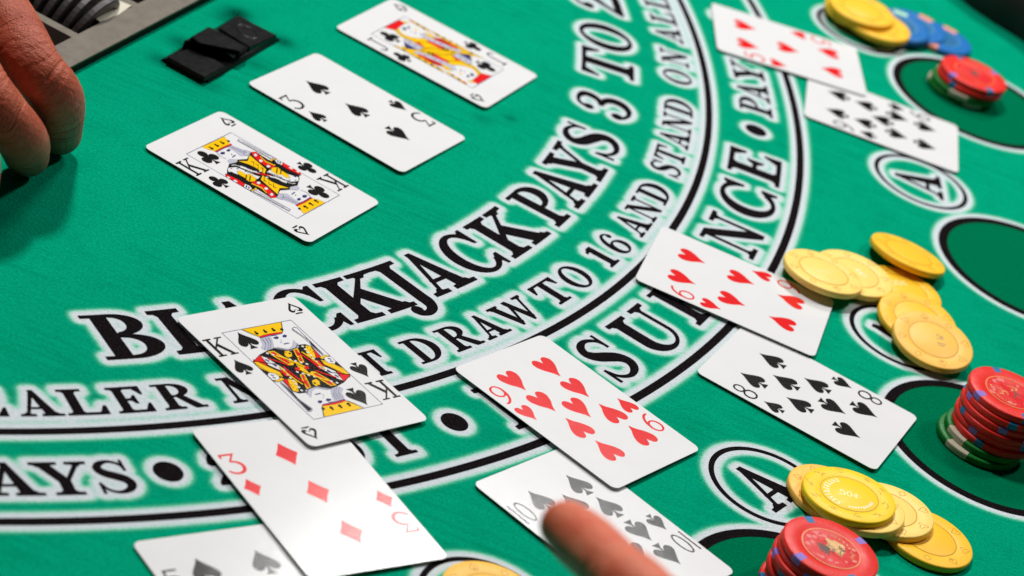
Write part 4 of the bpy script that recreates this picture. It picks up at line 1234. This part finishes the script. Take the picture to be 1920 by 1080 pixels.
def lathe(prof, n=72):
    V, Fc = [], []
    for r_, z in prof:
        for i in range(n):
            a = 2 * math.pi * i / n
            V.append((r_ * math.cos(a), r_ * math.sin(a), z))
    for k in range(len(prof) - 1):
        for i in range(n):
            j = (i + 1) % n
            Fc.append((k * n + i, k * n + j, (k + 1) * n + j, (k + 1) * n + i))
    Fc.append(tuple(range(n))[::-1])
    Fc.append(tuple(range((len(prof) - 1) * n, len(prof) * n)))
    return V, Fc


h = CHT / 2
CHIP_V, CHIP_F = lathe([(12.2, -h), (CR - 0.7, -h), (CR - 0.22, -h + 0.2), (CR, -h + 0.6), (CR, h - 0.6), (CR - 0.22, h - 0.2), (CR - 0.7, h), (12.9, h), (12.5, h - 0.16), (12.1, h), (0.5, h)])
BODY_ME = {}


def body_mesh(mat_key):
    if mat_key not in BODY_ME:
        me_ = mesh_mm('chip_body', CHIP_V, CHIP_F, smooth=True)
        me_.set_sharp_from_angle(angle=math.radians(50))
        me_.materials.append(M[mat_key])
        BODY_ME[mat_key] = me_
    return BODY_ME[mat_key]


SPOT_ME = {}


def spot_mesh(mat_key, half_deg, r_in):
    key = (mat_key, half_deg, r_in)
    if key not in SPOT_ME:
        e = 0.035
        prof = [(r_in, -h - e), (CR - 0.7, -h - e), (CR - 0.2, -h + 0.18), (CR + e, -h + 0.6), (CR + e, h - 0.6), (CR - 0.2 + e, h - 0.2 + e), (CR - 0.7, h + e), (r_in, h + e)]
        n = 8
        V, Fc = [], []
        for i in range(n + 1):
            a = math.radians(-half_deg + 2 * half_deg * i / n)
            V += [(r_ * math.cos(a), r_ * math.sin(a), z) for r_, z in prof]
        m_ = len(prof)
        for i in range(n):
            for k in range(m_ - 1):
                Fc.append((i * m_ + k, (i + 1) * m_ + k, (i + 1) * m_ + k + 1, i * m_ + k + 1))
        me_ = mesh_mm('edge_spot', V, Fc)
        me_.materials.append(M[mat_key])
        SPOT_ME[key] = me_
    return SPOT_ME[key]


def ring_polys(r0, r1, n=60):
    return [(0, q) for q in ring_band(0, 0, r0, r1, 0, 360, n)]


def rim_suits(e, mat_key, r_=16.2, ph=0.0):
    for k in range(8):
        s = 'HDSC'[k % 4]
        key = 'rim_' + s + mat_key
        if key not in PIP_ME:
            ps = suit_polys(s)
            if s == 'C':
                ps = [[(0.30 * math.cos(t) * (1 + 0.45 * math.cos(3 * t)) * 1.25, 0.36 * math.sin(t + 0.0) * (1 + 0.45 * math.cos(3 * t)) * 1.1) for t in [2 * math.pi * i / 30 + math.pi / 2 for i in range(30)]]]
            lines = [outline([(x * 4.2, y * 4.2) for x, y in p], 0.34) for p in ps]
            shared_sheet(key, lines, M[mat_key])
        a = 2 * math.pi * k / 8 + ph
        place('embossed_suit', PIP_ME[key], e, r_ * math.cos(a), r_ * math.sin(a), h + 0.02, a - math.pi / 2)


def text_arc(e, txt, r_, a0, da, size, mat_key, name='stamped_letter'):
    for k, ch in enumerate(txt):
        if ch == ' ':
            continue
        w, ps = GLYPH[ch]
        key = 'stamp_%s_%s_%g' % (ch, mat_key, size)
        me_ = shared_sheet(key, [[((x - w / 2) * size * 0.75, (y - 0.5) * size) for x, y in p] for p in ps], M[mat_key])
        a = math.radians(a0 + da * k)
        place(name, me_, e, r_ * math.cos(a), r_ * math.sin(a), h + 0.03, a + (math.pi / 2 if da > 0 else -math.pi / 2))


def flat_part(e, name, polys, mats, z=0.02, dz=0.004):
    return sheet(name, polys, mats, e, h + z, dz)


def chip(kind, x, y, zc, label, group, tilt=(0.0, 0.0), rot=0.0, top=True, name='casino_chip', spot_mat='clay_peach'):
    """zc: height of the chip's middle; tilt: slope of its face along world x and y"""
    nrm = Vector((-tilt[0], -tilt[1], 1.0)).normalized()
    q = Vector((0, 0, 1)).rotation_difference(nrm) @ Euler((0, 0, rot)).to_quaternion()
    e = empty(name, (x, y, zc), q.to_euler())
    tag(e, label, 'chip', group)
    body = {'red': 'clay_red', 'green': 'clay_green', 'blue': 'clay_blue', 'yellow': 'clay_yellow', 'bright': 'clay_bright', 'pale': 'clay_pale', 'buff': 'clay_buff', 'fifty': 'clay_yellow', 'plain': 'clay_yellow'}[kind]
    place('chip_body', body_mesh(body), e, 0, 0, 0)
    if kind == 'red':
        for k in range(4):
            place('edge_spot', spot_mesh(['clay_steel', 'clay_purple'][k % 2], 6.0, 15.6), e, 0, 0, 0, 2 * math.pi * k / 4 + 0.25 * (k % 2))
        if top:
            il = flat_part(e, 'inlay', [(0, disc(0, 0, 12.0, 48))], [M['clay_red_inlay']], 0.015)
            flat_part(il, 'gold_ring', ring_polys(11.9, 12.35), [M['gold_ring']], 0.03, 0.0)
    elif kind == 'green':
        for k in range(3):
            place('edge_spot', spot_mesh('clay_white', 17, 14.0), e, 0, 0, 0, 2 * math.pi * k / 3)
    elif kind == 'blue':
        for k in range(2):
            place('edge_spot', spot_mesh(spot_mat, 15, 14.4), e, 0, 0, 0, math.pi * k)
        il = flat_part(e, 'inlay', [(0, disc(0, 0, 11.4, 48))], [M['blue_inlay']], 0.015)
        flat_part(il, 'pale_ring', ring_polys(11.3, 12.1), [M['blue_ring']], 0.03, 0.0)
    elif top:
        eng = 'engrave_deep' if kind == 'bright' else 'engrave'
        flat_part(e, 'face_ring', ring_polys(12.2, 12.65), [M[eng]], 0.012, 0.0)
        if kind == 'bright':
            rr_ = random.Random(3)
            for k in range(10):
                a = 2 * math.pi * k / 10
                pts = []
                for j in range(3):
                    bx, by = rr_.uniform(-2.6, 0.4), rr_.uniform(-1.7, 1.7)
                    pts.append((0, stroke([(bx, by, 0.22), (bx + 1.1, by + rr_.uniform(-0.9, 0.9), 0.42), (bx + 2.0, by + rr_.uniform(-1.1, 1.1), 0.4), (bx + 3.0, by + rr_.uniform(-0.9, 0.9), 0.2)], 4)))
                o = sheet('embossed_rim_mark', pts, [M[eng]], e, 0, 0.004)
                o.location = (16.3 * math.cos(a) * MM, 16.3 * math.sin(a) * MM, (h + 0.02) * MM)
                o.rotation_euler = (0, 0, a - math.pi / 2)
        else:
            rim_suits(e, eng, ph=0.3)
    return e


def at_dir(p, q):
    d = np.array(at(*q))[:2] - np.array(at(*p))[:2]
    return d / np.hypot(*d)


# pile on the lower insurance circle: a fanned run of chips leaning on each other
G_LOW = 'yellow chips spread beside the lower insurance circle'
fd = at_dir((1562, 926, 3), (1741, 1006, 3))


def on(px, py, ztop):
    p = at(px, py, ztop)
    return p[0], p[1]


def pile(kind, px, py, ztop, label, group, slope=0.0, sdir=(1, 0), rot=0.0, **kw):
    x, y = on(px, py, ztop)
    return chip(kind, x, y, ztop - h, label, group, (slope * sdir[0], slope * sdir[1]), rot, **kw)


pile('yellow', 1741, 1006, 3.65, 'yellow chip lying flat at the right end of the lower fanned pile', G_LOW, 0.0, fd, 0.5)
pile('pale', 1666, 954, 5.6, 'pale yellow chip second from the right in the lower fanned pile', G_LOW, 0.10, fd, 0.15)
pile('pale', 1611, 945, 8.0, 'yellow chip mostly hidden under the bright yellow chip', G_LOW, 0.10, fd, 0.9)
pile('buff', 1562.5, 925, 3.65, 'orange yellow chip at the left end of the lower fanned pile', G_LOW, 0.0, fd, 1.15)
c5 = pile('bright', 1593.5, 926.5, 10.6, 'bright yellow chip with white stamped lettering on top of the lower pile', G_LOW, 0.10, fd, 0.0)
# the stamp reads round the field of the bright chip
va = math.degrees(math.atan2(*(np.array(at(1593, 826, 10))[:2] - np.array(at(1593, 926, 10))[:2])[::-1]))
text_arc(c5, 'ENTERPRISES', 9.9, va + 32, 12.0, 2.4, 'foil')
flat_part(c5, 'stamp_and_glint', [(0, stroke([(9.6 * math.cos(math.radians(va + 178 + 7.5 * k)), 9.6 * math.sin(math.radians(va + 178 + 7.5 * k)), 0.3), (10.6 * math.cos(math.radians(va + 180 + 7.5 * k)), 10.6 * math.sin(math.radians(va + 180 + 7.5 * k)), 0.55), (8.9 * math.cos(math.radians(va + 183 + 7.5 * k)), 8.9 * math.sin(math.radians(va + 183 + 7.5 * k)), 0.3)], 3)) for k in range(11)], [M['foil']], 0.03, 0.003)


def glyph_stamp(e, items, mat_key, ang, name='stamped_numeral'):
    polys = []
    ca, sa = math.cos(ang), math.sin(ang)
    for ps, cx, cy, s in items:
        for p in ps:
            polys.append((0, [(ca * (cx + x * s) - sa * (cy + y * s), sa * (cx + x * s) + ca * (cy + y * s)) for x, y in p]))
    return flat_part(e, name, polys, [M[mat_key]], 0.03, 0.003)


CENT = [stroke([(0.25, 0.22, 0.1), (0.05, 0.33, 0.1), (-0.2, 0.2, 0.1), (-0.25, -0.02, 0.1), (-0.12, -0.26, 0.1), (0.08, -0.30, 0.1), (0.25, -0.20, 0.1)]), box(-0.05, 0.04, -0.5, 0.5)]
FIFTY = [(index_polys('5'), -3.6, 0, 4.8), ([ringarc(0, 0, 0.30, 0.5, 0, 0, 0.20, 0.41, 0, 359.99, 30)], 0.0, 0, 4.8), (CENT, 3.4, -0.3, 4.2)]
UPA = math.radians(va - 90)
glyph_stamp(c5, [(a, x * 0.85, y, s_ * 0.82) for a, x, y, s_ in FIFTY], 'foil', UPA)

# pile on the middle insurance circle
G_MID = 'yellow chips scattered beside the middle insurance circle'
far = at_dir((1700, 640, 3), (1700, 540, 3))
rgt = at_dir((1500, 560, 3), (1700, 560, 3))
c_m3 = pile('fifty', 1694, 541, 3.7, 'yellow chip with fifty cent stamp under its neighbours in the middle pile', G_MID, 0.0, far, 0.4)
glyph_stamp(c_m3, [(a, x, y + 5.0, s) for a, x, y, s in FIFTY], 'foil', UPA + 0.15)
c_m2 = pile('pale', 1602, 511, 5.2, 'pale yellow chip half covered by the chip on the six of hearts', G_MID, 0.03, rgt, 0.8)
c_m1 = pile('pale', 1544.8, 508, 8.2, 'pale yellow chip resting on the corner of the six of hearts', G_MID, -0.05, far, 0.2)
c_m4 = pile('plain', 1703.7, 474, 7.2, 'yellow chip tilted away from the camera behind the middle pile', G_MID, -0.13, (far * 0.85 + rgt * 0.5), 0.6)
pile('yellow', 1722, 597, 5.9, 'yellow chip partly under the bottom chip of the middle pile', G_MID, 0.14, far, 0.3)
c_m6 = pile('buff', 1750.5, 636, 8.6, 'orange yellow chip with dark stamp, nearest of the middle pile', G_MID, 0.15, far, 0.1)
glyph_stamp(c_m6, [(index_polys('5'), 2.6, 3.2, 3.6), (CENT, 4.6, 3.0, 3.2), ([[(-0.5, -0.1), (0.5, 0.0), (0.5, 0.1), (-0.5, 0.05)], [(-0.4, -0.4), (0.3, -0.32), (0.3, -0.22), (-0.4, -0.3)]], 4.0, -1.5, 4.5)], 'foil_dark', UPA)

UN = lambda L: [(stroke([(a, b_, w) for a, b_, w in q], 3), 0, 0, 1) for q in L]
glyph_stamp(c_m1, [([p], x, y, s_) for p, x, y, s_ in UN([[(-3.2, -1.5, 0.5), (-1.8, -1.2, 1.1), (-0.2, -1.0, 0.5)], [(0.6, -0.9, 0.4), (1.8, -0.5, 1.2), (2.6, -0.2, 0.5)], [(-5.2, 3.0, 0.3), (-4.2, 3.4, 0.5), (-3.6, 3.2, 0.2)], [(4.4, 2.0, 0.3), (5.2, 2.6, 0.6), (5.8, 2.2, 0.3)]])], 'foil', UPA, 'stamp_and_glint')  # pale strokes paint the glints of light on the foil stamp
glyph_stamp(c_m2, [([p], x, y, s_) for p, x, y, s_ in UN([[(2.0, -2.8, 0.5), (3.4, -1.0, 1.4), (4.6, -2.4, 0.6)], [(2.2, 0.6, 0.5), (3.8, 1.4, 1.5), (5.2, 0.4, 0.6)], [(3.0, -4.0, 0.4), (4.2, -3.6, 1.0), (5.0, -4.4, 0.4)], [(-0.4, 5.0, 0.4), (0.4, 5.2, 0.9), (1.0, 5.0, 0.4)]])], 'foil', UPA, 'stamp_and_glint')  # foil glints drawn as pale strokes here too

# pile at the upper insurance circle
G_UP = 'chips fanned out on the upper insurance circle'
pile('blue', 1764, 68, 3.7, 'dark blue chip with pink edge spot, rightmost of the upper fanned pile', G_UP, 0.0, far, math.radians(va) + 2.75)
pile('blue', 1715, 47, 4.8, 'blue chip with peach edge spot, middle of the three blue chips', G_UP, 0.05, rgt, math.radians(va) - 0.45)
pile('blue', 1684, 45, 6.6, 'blue chip with mint edge spot next to the yellow chips', G_UP, 0.06, rgt, math.radians(va) - 0.1, spot_mat='clay_mint')
pile('yellow', 1647, 44, 8.6, 'yellow chip lowest of the three yellow ones on the upper pile', G_UP, 0.05, rgt, 0.5)
pile('yellow', 1609, 22, 8.2, 'yellow chip directly beneath the topmost yellow chip of the upper pile', G_UP, 0.05, rgt, 0.9)
pile('yellow', 1617, 16, 11.9, 'topmost yellow chip of the upper fanned pile', G_UP, 0.05, rgt, 0.2)

# chip on the insurance circle at the bottom frame edge
bx, by = pol(656.0, -39.6)
chip('buff', bx, by - 0.5, 0.35 + h, 'yellow chip inside the insurance circle cut by the bottom edge', 'single chip at the bottom', (0, 0), 0.4)

ORD = ['topmost', 'second from top', 'third from top', 'fourth from top', 'fifth from top', 'sixth from top', 'seventh from top', 'eighth from top']


def stack(kinds, x, y, label, group, jit, lean=(0.0, 0.0), rots=None):
    z = 0.35
    n = len(kinds)
    objs = []
    for k, kd in enumerate(kinds):
        jx, jy = jit[k]
        objs.append(chip(kd, x + jx + lean[0] * k, y + jy + lean[1] * k, z + h, '%s chip, %s of the %s' % (kd, ORD[n - 1 - k], label), group, (0, 0), (rots[k] if rots else random.uniform(0, 6.28)), top=(k == n - 1)))
        z += CHT + 0.04
    return objs


def inlay_of(e):
    return next(c for c in e.children if c.name.startswith('inlay'))


def gold_emblem(e, ang):
    rr_ = random.Random(5)
    ca, sa = math.cos(ang), math.sin(ang)
    T = lambda p: [(1.3 * (ca * x - sa * y), 1.3 * (sa * x + ca * y)) for x, y in p]
    blob = [(4.6 * math.cos(t) * (0.85 + 0.18 * math.sin(5 * t)) + 0.4, 3.3 * math.sin(t) * (0.85 + 0.2 * math.cos(4 * t)) - 2.0) for t in [2 * math.pi * i / 36 for i in range(36)]]
    flat_part(e, 'gold_emblem', [(0, T(blob))], [M['gold']], 0.03)
    leaves = []
    for k in range(7):
        a = math.radians(30 + 20 * k)
        leaves.append((0, T(stroke([(0.2, 0.6, 0.8), (0.2 + 2.4 * math.cos(a), 1.4 + 2.2 * math.sin(a), 0.7), (0.2 + 4.0 * math.cos(a), 1.6 + 3.2 * math.sin(a), 0.15)], 3))))
    for k in range(9):
        x0, y0 = rr_.uniform(-3.4, 3.4), rr_.uniform(-4.4, 0.4)
        leaves.append((0, T(stroke([(x0, y0, 0.2), (x0 + rr_.uniform(-1, 1), y0 + rr_.uniform(-0.8, 0.8), 0.4), (x0 + rr_.uniform(-2, 2), y0 + rr_.uniform(-1, 1), 0.2)], 3))))
    flat_part(e, 'dark_leaf_print', leaves, [M['dark_print']], 0.05, 0.003)
    wear = []
    for k in range(16):
        a = rr_.uniform(0, 6.28)
        r_ = rr_.uniform(7.6, 10.6)
        wear.append((0, disc(r_ * math.cos(a), r_ * math.sin(a), rr_.uniform(0.5, 1.3), 8, rr_.uniform(0.5, 1.2))))
    flat_part(e, 'worn_patch', wear, [M['pink_wear']], 0.02, 0.0006)
    scr = []
    for k in range(14):
        a = math.radians(215 + 8 * k)
        x0, y0 = 7.2 * math.cos(a), 7.2 * math.sin(a)
        scr.append((0, T(stroke([(x0, y0, 0.3), (x0 + rr_.uniform(-0.8, 0.8), y0 + rr_.uniform(-0.9, 0.9), 0.42), (x0 + rr_.uniform(-0.9, 0.9), y0 + rr_.uniform(-0.9, 0.9), 0.25)], 3))))
    flat_part(e, 'gold_lettering', scr, [M['gold']], 0.045, 0.002)


def dollar_inlay(e, ang):
    rr_ = random.Random(9)
    ca, sa = math.cos(ang), math.sin(ang)
    T = lambda p: [(ca * x - sa * y, sa * x + ca * y) for x, y in p]
    wear = []
    for k in range(26):
        a = rr_.uniform(0, 6.28)
        r_ = rr_.uniform(8.6, 11.0)
        wear.append((0, disc(r_ * math.cos(a), r_ * math.sin(a), rr_.uniform(0.5, 1.2), 8, rr_.uniform(0.5, 1.2))))
    flat_part(e, 'worn_patch', wear, [M['pink_wear']], 0.02, 0.0005)
    gl = [(0, T([(x * 4.6 - 0.6, y * 4.6 + 4.4) for x, y in p])) for p in index_polys('5')]
    gl += [(0, T([(x * 2.6 + 2.3, y * 2.6 + 4.9) for x, y in p])) for p in CENT[:1]]
    flat_part(e, 'stamped_numeral', gl, [M['gold']], 0.04, 0.003)
    sc = []
    for k in range(16):
        x0 = -4.6 + 0.62 * k
        y0 = -1.4 + 1.2 * math.sin(k * 0.9) - 0.1 * k
        sc.append((0, T(stroke([(x0, y0, 0.3), (x0 + rr_.uniform(0.1, 0.9), y0 + rr_.uniform(-1.3, 1.3), 0.55), (x0 + rr_.uniform(0.3, 1.4), y0 + rr_.uniform(-1.4, 1.4), 0.25)], 3))))
    flat_part(e, 'dark_print', sc[:9], [M['dark_print']], 0.04, 0.003)
    flat_part(e, 'gold_lettering', sc[9:] + [(0, T(stroke([(9.4 * math.cos(a), 9.4 * math.sin(a), 0.2), (9.6 * math.cos(a + 0.05), 9.6 * math.sin(a + 0.05) + rr_.uniform(-0.5, 0.5), 0.7), (9.4 * math.cos(a + 0.1), 9.4 * math.sin(a + 0.1), 0.3)], 3))) for a in [math.radians(60 + 9 * k) for k in range(12)]], [M['gold']], 0.05, 0.003)


sx, sy = BET_XY[1]
so = stack(['green', 'green', 'red', 'red', 'red', 'red', 'red', 'red'], 221.5, 20.0, 'tall red and green stack at right', 'chips of the tall right stack',
           [(-2.2, -1.4), (0.2, 0.5), (2.4, 1.2), (2.0, 2.2), (2.6, 1.0), (2.0, 2.0), (2.8, 2.4), (2.3, 3.4)], (0.0, 0.25), [0.4 + math.radians(va), 0.1 + math.radians(va), 1.2, 2.3, 0.4, 2.9, 1.7, math.radians(va) + 0.35])
dollar_inlay(inlay_of(so[-1]), UPA)
lx, ly = on(1557, 1028, 23.6)
so = stack(['red'] * 7, lx, ly, 'red stack at the bottom edge', 'chips of the bottom red stack',
           [(-1.2, -1.0), (0.4, -0.8), (-0.6, 0.6), (0.5, 0.2), (-0.8, -0.4), (0.0, 0.6), (0.3, 0.0)], (0, 0), [0.2, 1.1, 2.2, 0.7, 1.6, 2.6, math.radians(va) + 0.55])
gold_emblem(inlay_of(so[-1]), UPA)
so = stack(['green', 'green', 'red', 'red'], 200.0, 408.5, 'short stack in the far betting circle', 'chips of the far short stack',
           [(-3.0, 0.0), (-2.0, -0.6), (0.2, 0.6), (0.6, 1.6)], (0, 0), [math.radians(va) + 1.4, 0.8 + math.radians(va), 1.0, math.radians(va) + 0.5])
flat_part(inlay_of(so[-1]), 'dark_print', [(0, disc(0, 0, 3.4, 14, 2.2))], [M['dark_print']], 0.04)

# ------------------------------------------------------------------ hands


def tube(chain, n=22, sub=6):
    """closed tube through (x, y, z, r), rounded ends; returns verts/faces in mm"""
    C_ = [np.array(q) for q in crom(chain, sub)]
    d0 = C_[0][:3] - C_[1][:3]
    d0 /= np.linalg.norm(d0)
    d1 = C_[-1][:3] - C_[-2][:3]
    d1 /= np.linalg.norm(d1)
    pre, post = [], []
    for t in (88, 70, 50, 28):
        s, c = math.sin(math.radians(t)), math.cos(math.radians(t))
        pre.append(np.append(C_[0][:3] + d0 * C_[0][3] * s, C_[0][3] * c))
    for t in (20, 38, 54, 68, 80, 88):
        s, c = math.sin(math.radians(t)), math.cos(math.radians(t))
        post.append(np.append(C_[-1][:3] + d1 * C_[-1][3] * s, C_[-1][3] * c))
    C_ = pre + C_ + post
    V, Fc = [], []
    up = np.array([0.0, 0.0, 1.0])
    for i, q in enumerate(C_):
        d = C_[min(i + 1, len(C_) - 1)][:3] - C_[max(i - 1, 0)][:3]
        d /= np.linalg.norm(d) + 1e-9
        s = np.cross(d, up)
        s /= np.linalg.norm(s) + 1e-9
        u = np.cross(s, d)
        for k in range(n):
            a = 2 * math.pi * k / n
            V.append(tuple(q[:3] + q[3] * (1.04 * math.cos(a) * s + 0.97 * math.sin(a) * u)))
    for i in range(len(C_) - 1):
        for k in range(n):
            j = (k + 1) % n
            Fc.append((i * n + k, i * n + j, (i + 1) * n + j, (i + 1) * n + k))
    Fc.append(tuple(range(n))[::-1])
    Fc.append(tuple(range((len(C_) - 1) * n, len(C_) * n)))
    return V, Fc


def hand(name, chains, mat, label, voxel=1.1, smooth_it=6, creases=()):
    vf = merge(*[tube(c) for c in chains])
    tmp = bpy.data.objects.new('tmp_hand', mesh_mm('tmp_hand', *vf))
    COL.objects.link(tmp)
    r_ = tmp.modifiers.new('remesh', 'REMESH')
    r_.mode = 'VOXEL'
    r_.voxel_size = voxel * MM
    s_ = tmp.modifiers.new('smooth', 'SMOOTH')
    s_.factor = 0.5
    s_.iterations = smooth_it
    dg = bpy.context.evaluated_depsgraph_get()
    me_ = bpy.data.meshes.new_from_object(tmp.evaluated_get(dg))
    bpy.data.objects.remove(tmp)
    me_.name = name
    n_v = len(me_.vertices)
    co_ = np.empty(n_v * 3)
    me_.vertices.foreach_get('co', co_)
    co_ = co_.reshape(-1, 3) / MM
    no_ = np.empty(n_v * 3)
    me_.vertices.foreach_get('normal', no_)
    no_ = no_.reshape(-1, 3)
    off = np.zeros(n_v)
    for chain, marks in creases:
        path_ = np.array(crom(chain, 14))
        seg = np.linalg.norm(np.diff(path_[:, :3], axis=0), axis=1)
        arc = np.concatenate([[0], np.cumsum(seg)])
        box_ = np.where(np.all((co_ > path_[:, :3].min(0) - 16) & (co_ < path_[:, :3].max(0) + 16), axis=1))[0]
        P_ = co_[box_]
        best_ = np.full(len(P_), 1e9)
        s_ = np.zeros(len(P_))
        for i in range(len(seg)):
            a_, d_ = path_[i, :3], path_[i + 1, :3] - path_[i, :3]
            t_ = np.clip(((P_ - a_) @ d_) / (d_ @ d_ + 1e-9), -0.02, 1.02)
            dist = np.linalg.norm(P_ - a_ - t_[:, None] * d_, axis=1)
            up_ = dist < best_
            best_[up_] = dist[up_]
            s_[up_] = (arc[i] + t_ * seg[i])[up_]
        ok = best_ < 15.0
        side_ = P_ @ np.array([0.31, -0.22, 0.41])
        for s0, dep, wid, ph in marks:
            wob = 0.9 * np.sin(side_ * 0.55 + ph) + 0.5 * np.sin(side_ * 1.3 + 2.1 * ph)
            amp = 0.55 + 0.45 * np.sin(side_ * 0.37 + 1.7 * ph)
            off[box_] -= np.where(ok, dep * amp * np.exp(-((s_ - s0 * arc[-1] - wob) / wid) ** 2), 0)
    co_ = (co_ + no_ * off[:, None]) * MM
    me_.vertices.foreach_set('co', co_.ravel())
    me_.update()
    me_.polygons.foreach_set('use_smooth', [True] * len(me_.polygons))
    me_.materials.clear()
    o = link(name, me_, [mat])
    tag(o, label, 'hand')
    return o


def P4(px, py, z, r_):
    return tuple(at(px, py, z)) + (r_,)


# dealer's hand: curled fingers come down on the felt beside the tray
f1 = [P4(14, 45, 66, 12.4), P4(62, 122, 60, 11.4), P4(103, 180, 46, 11.6), P4(110, 250, 10.2, 9.6)]
f2 = [P4(-52, 140, 62, 11.6), P4(-2, 205, 52, 10.9), P4(40, 258, 36, 10.6), P4(50, 292, 9.8, 9.2)]
b1 = np.array(f1[0][:3])
b2 = np.array(f2[0][:3])
back = np.array([-0.78, 0.60, 0.0])
across = (b2 - b1) / np.linalg.norm(b2 - b1)
m1 = b1 + back * 44 + np.array([0, 0, 10])
m2 = b2 + back * 44 + np.array([0, 0, 12])
m3 = m2 + across * 22 - back * 4
m4 = m3 + across * 20 - back * 6 - np.array([0, 0, 4])
wr = (m1 + m4) / 2 + back * 78 - np.array([0, 0, 8])
chs = [[tuple(m1) + (12.5,)] + f1, [tuple(m2) + (12.5,)] + f2]
for mm_, k in ((m3, 0), (m4, 1)):
    p = mm_ - back * 40 - np.array([0, 0, 10])
    chs.append([tuple(mm_) + (11.8 - k,), tuple(p) + (11.0 - k,), tuple(p - back * 22 - np.array([0, 0, 18])) + (10.2 - k,), tuple(p - back * 28 - np.array([0, 0, 42])) + (8.6 - k,)])
for mm_, r_ in ((m1, 15.0), (m2, 16.0), (m3, 15.5), (m4, 14.0)):
    chs.append([tuple(mm_) + (13.0,), tuple((mm_ + wr) / 2) + (r_ + 1,), tuple(wr + (mm_ - wr) * 0.12) + (r_,)])
chs.append([tuple(wr) + (24.0,), tuple(wr + back * 60 + np.array([0, 0, 4])) + (27.0,), tuple(wr + back * 150 + np.array([0, 0, 14])) + (34.0,)])
th0 = wr + (m1 - wr) * 0.25 - across * 12
chs.append([tuple(th0) + (15.0,), tuple(th0 - across * 18 - back * 28 - np.array([0, 0, 12])) + (13.0,), tuple(th0 - across * 20 - back * 58 - np.array([0, 0, 26])) + (11.0,), tuple(th0 - across * 12 - back * 80 - np.array([0, 0, 34])) + (9.5,)])
hand('dealer_hand', chs, M['skin'], 'tanned dealer hand with curled fingers beside the chip tray', 0.6, 10,
     [([tuple(m1) + (12.5,)] + f1, [(0.36 + 0.018 * k + 0.004 * (k % 3), 0.32 + 0.2 * (k % 2), 0.42, 1.3 * k) for k in range(12)] + [(0.735, 0.55, 0.5, 0.3), (0.76, 0.3, 0.4, 1.5), (0.79, 0.35, 0.45, 2.2), (0.825, 0.6, 0.5, 0.9), (0.85, 0.3, 0.4, 2.9)]),
      ([tuple(m2) + (12.5,)] + f2, [(0.40 + 0.020 * k, 0.30 + 0.2 * (k % 2), 0.42, 0.8 * k) for k in range(10)] + [(0.77, 0.5, 0.5, 0.4), (0.80, 0.3, 0.4, 1.9), (0.83, 0.55, 0.5, 1.1)])])

# player's hand: index finger pointing over the ten of spades
g = [P4(1063, 987, 149, 7.84), P4(1096, 1016, 150, 8.98), P4(1150, 1066, 153, 8.88), P4(1180, 1094, 154, 9.83), P4(1240, 1148, 156, 9.73), P4(1330, 1226, 162, 10.39), P4(1430, 1315, 171, 10.77)]
g = g[::-1]
gd = np.array(g[0][:3]) - np.array(g[2][:3])
gd /= np.linalg.norm(gd)
mc = np.array(g[0][:3]) + gd * 36
side = np.cross(gd, np.array([0, 0, 1.0]))
side /= np.linalg.norm(side)
if side[0] < 0:
    side = -side
chs = [[tuple(mc) + (12.5,)] + g]
mcs = [mc]
for k in range(3):
    q = mc + side * (21 + 20 * k) + gd * (2 + 3 * k) + np.array([0, 0, -2 - 4 * k])
    mcs.append(q)
    p = q - gd * 34 - np.array([0, 0, 14])
    chs.append([tuple(q) + (11.8,), tuple(p) + (10.6 - 0.5 * k,), tuple(p + gd * 4 - np.array([0, 0, 24])) + (9.6 - 0.5 * k,), tuple(p + gd * 24 - np.array([0, 0, 30])) + (8.6 - 0.5 * k,)])
wr = (mcs[0] + mcs[-1]) / 2 + gd * 76 + np.array([0, 0, 4])
for q in mcs:
    chs.append([tuple(q) + (12.5,), tuple((q + wr) / 2) + (16.5,), tuple(wr + (q - wr) * 0.12) + (16.0,)])
th0 = mc + gd * 48 - side * 8 - np.array([0, 0, 8])
chs.append([tuple(th0) + (15.0,), tuple(th0 - gd * 26 - side * 8 - np.array([0, 0, 14])) + (12.5,), tuple(th0 - gd * 48 + side * 4 - np.array([0, 0, 22])) + (10.5,), tuple(th0 - gd * 60 + side * 18 - np.array([0, 0, 25])) + (9.0,)])
chs.append([tuple(wr) + (24.0,), tuple(wr + gd * 60 + np.array([0, 0, 6])) + (27.0,), tuple(wr + gd * 120 + np.array([0, 0, 14])) + (32.0,)])
hand('player_hand', chs, M['skin_pink'], 'player hand with index finger pointing over the ten of spades', 0.8, 6,
     [([tuple(mc) + (12.5,)] + g, [(0.80, 0.5, 0.6, 0.3), (0.815, 0.3, 0.5, 1.7), (0.83, 0.5, 0.6, 0.9), (0.60, 0.4, 0.6, 0.2), (0.62, 0.5, 0.6, 1.2)])])
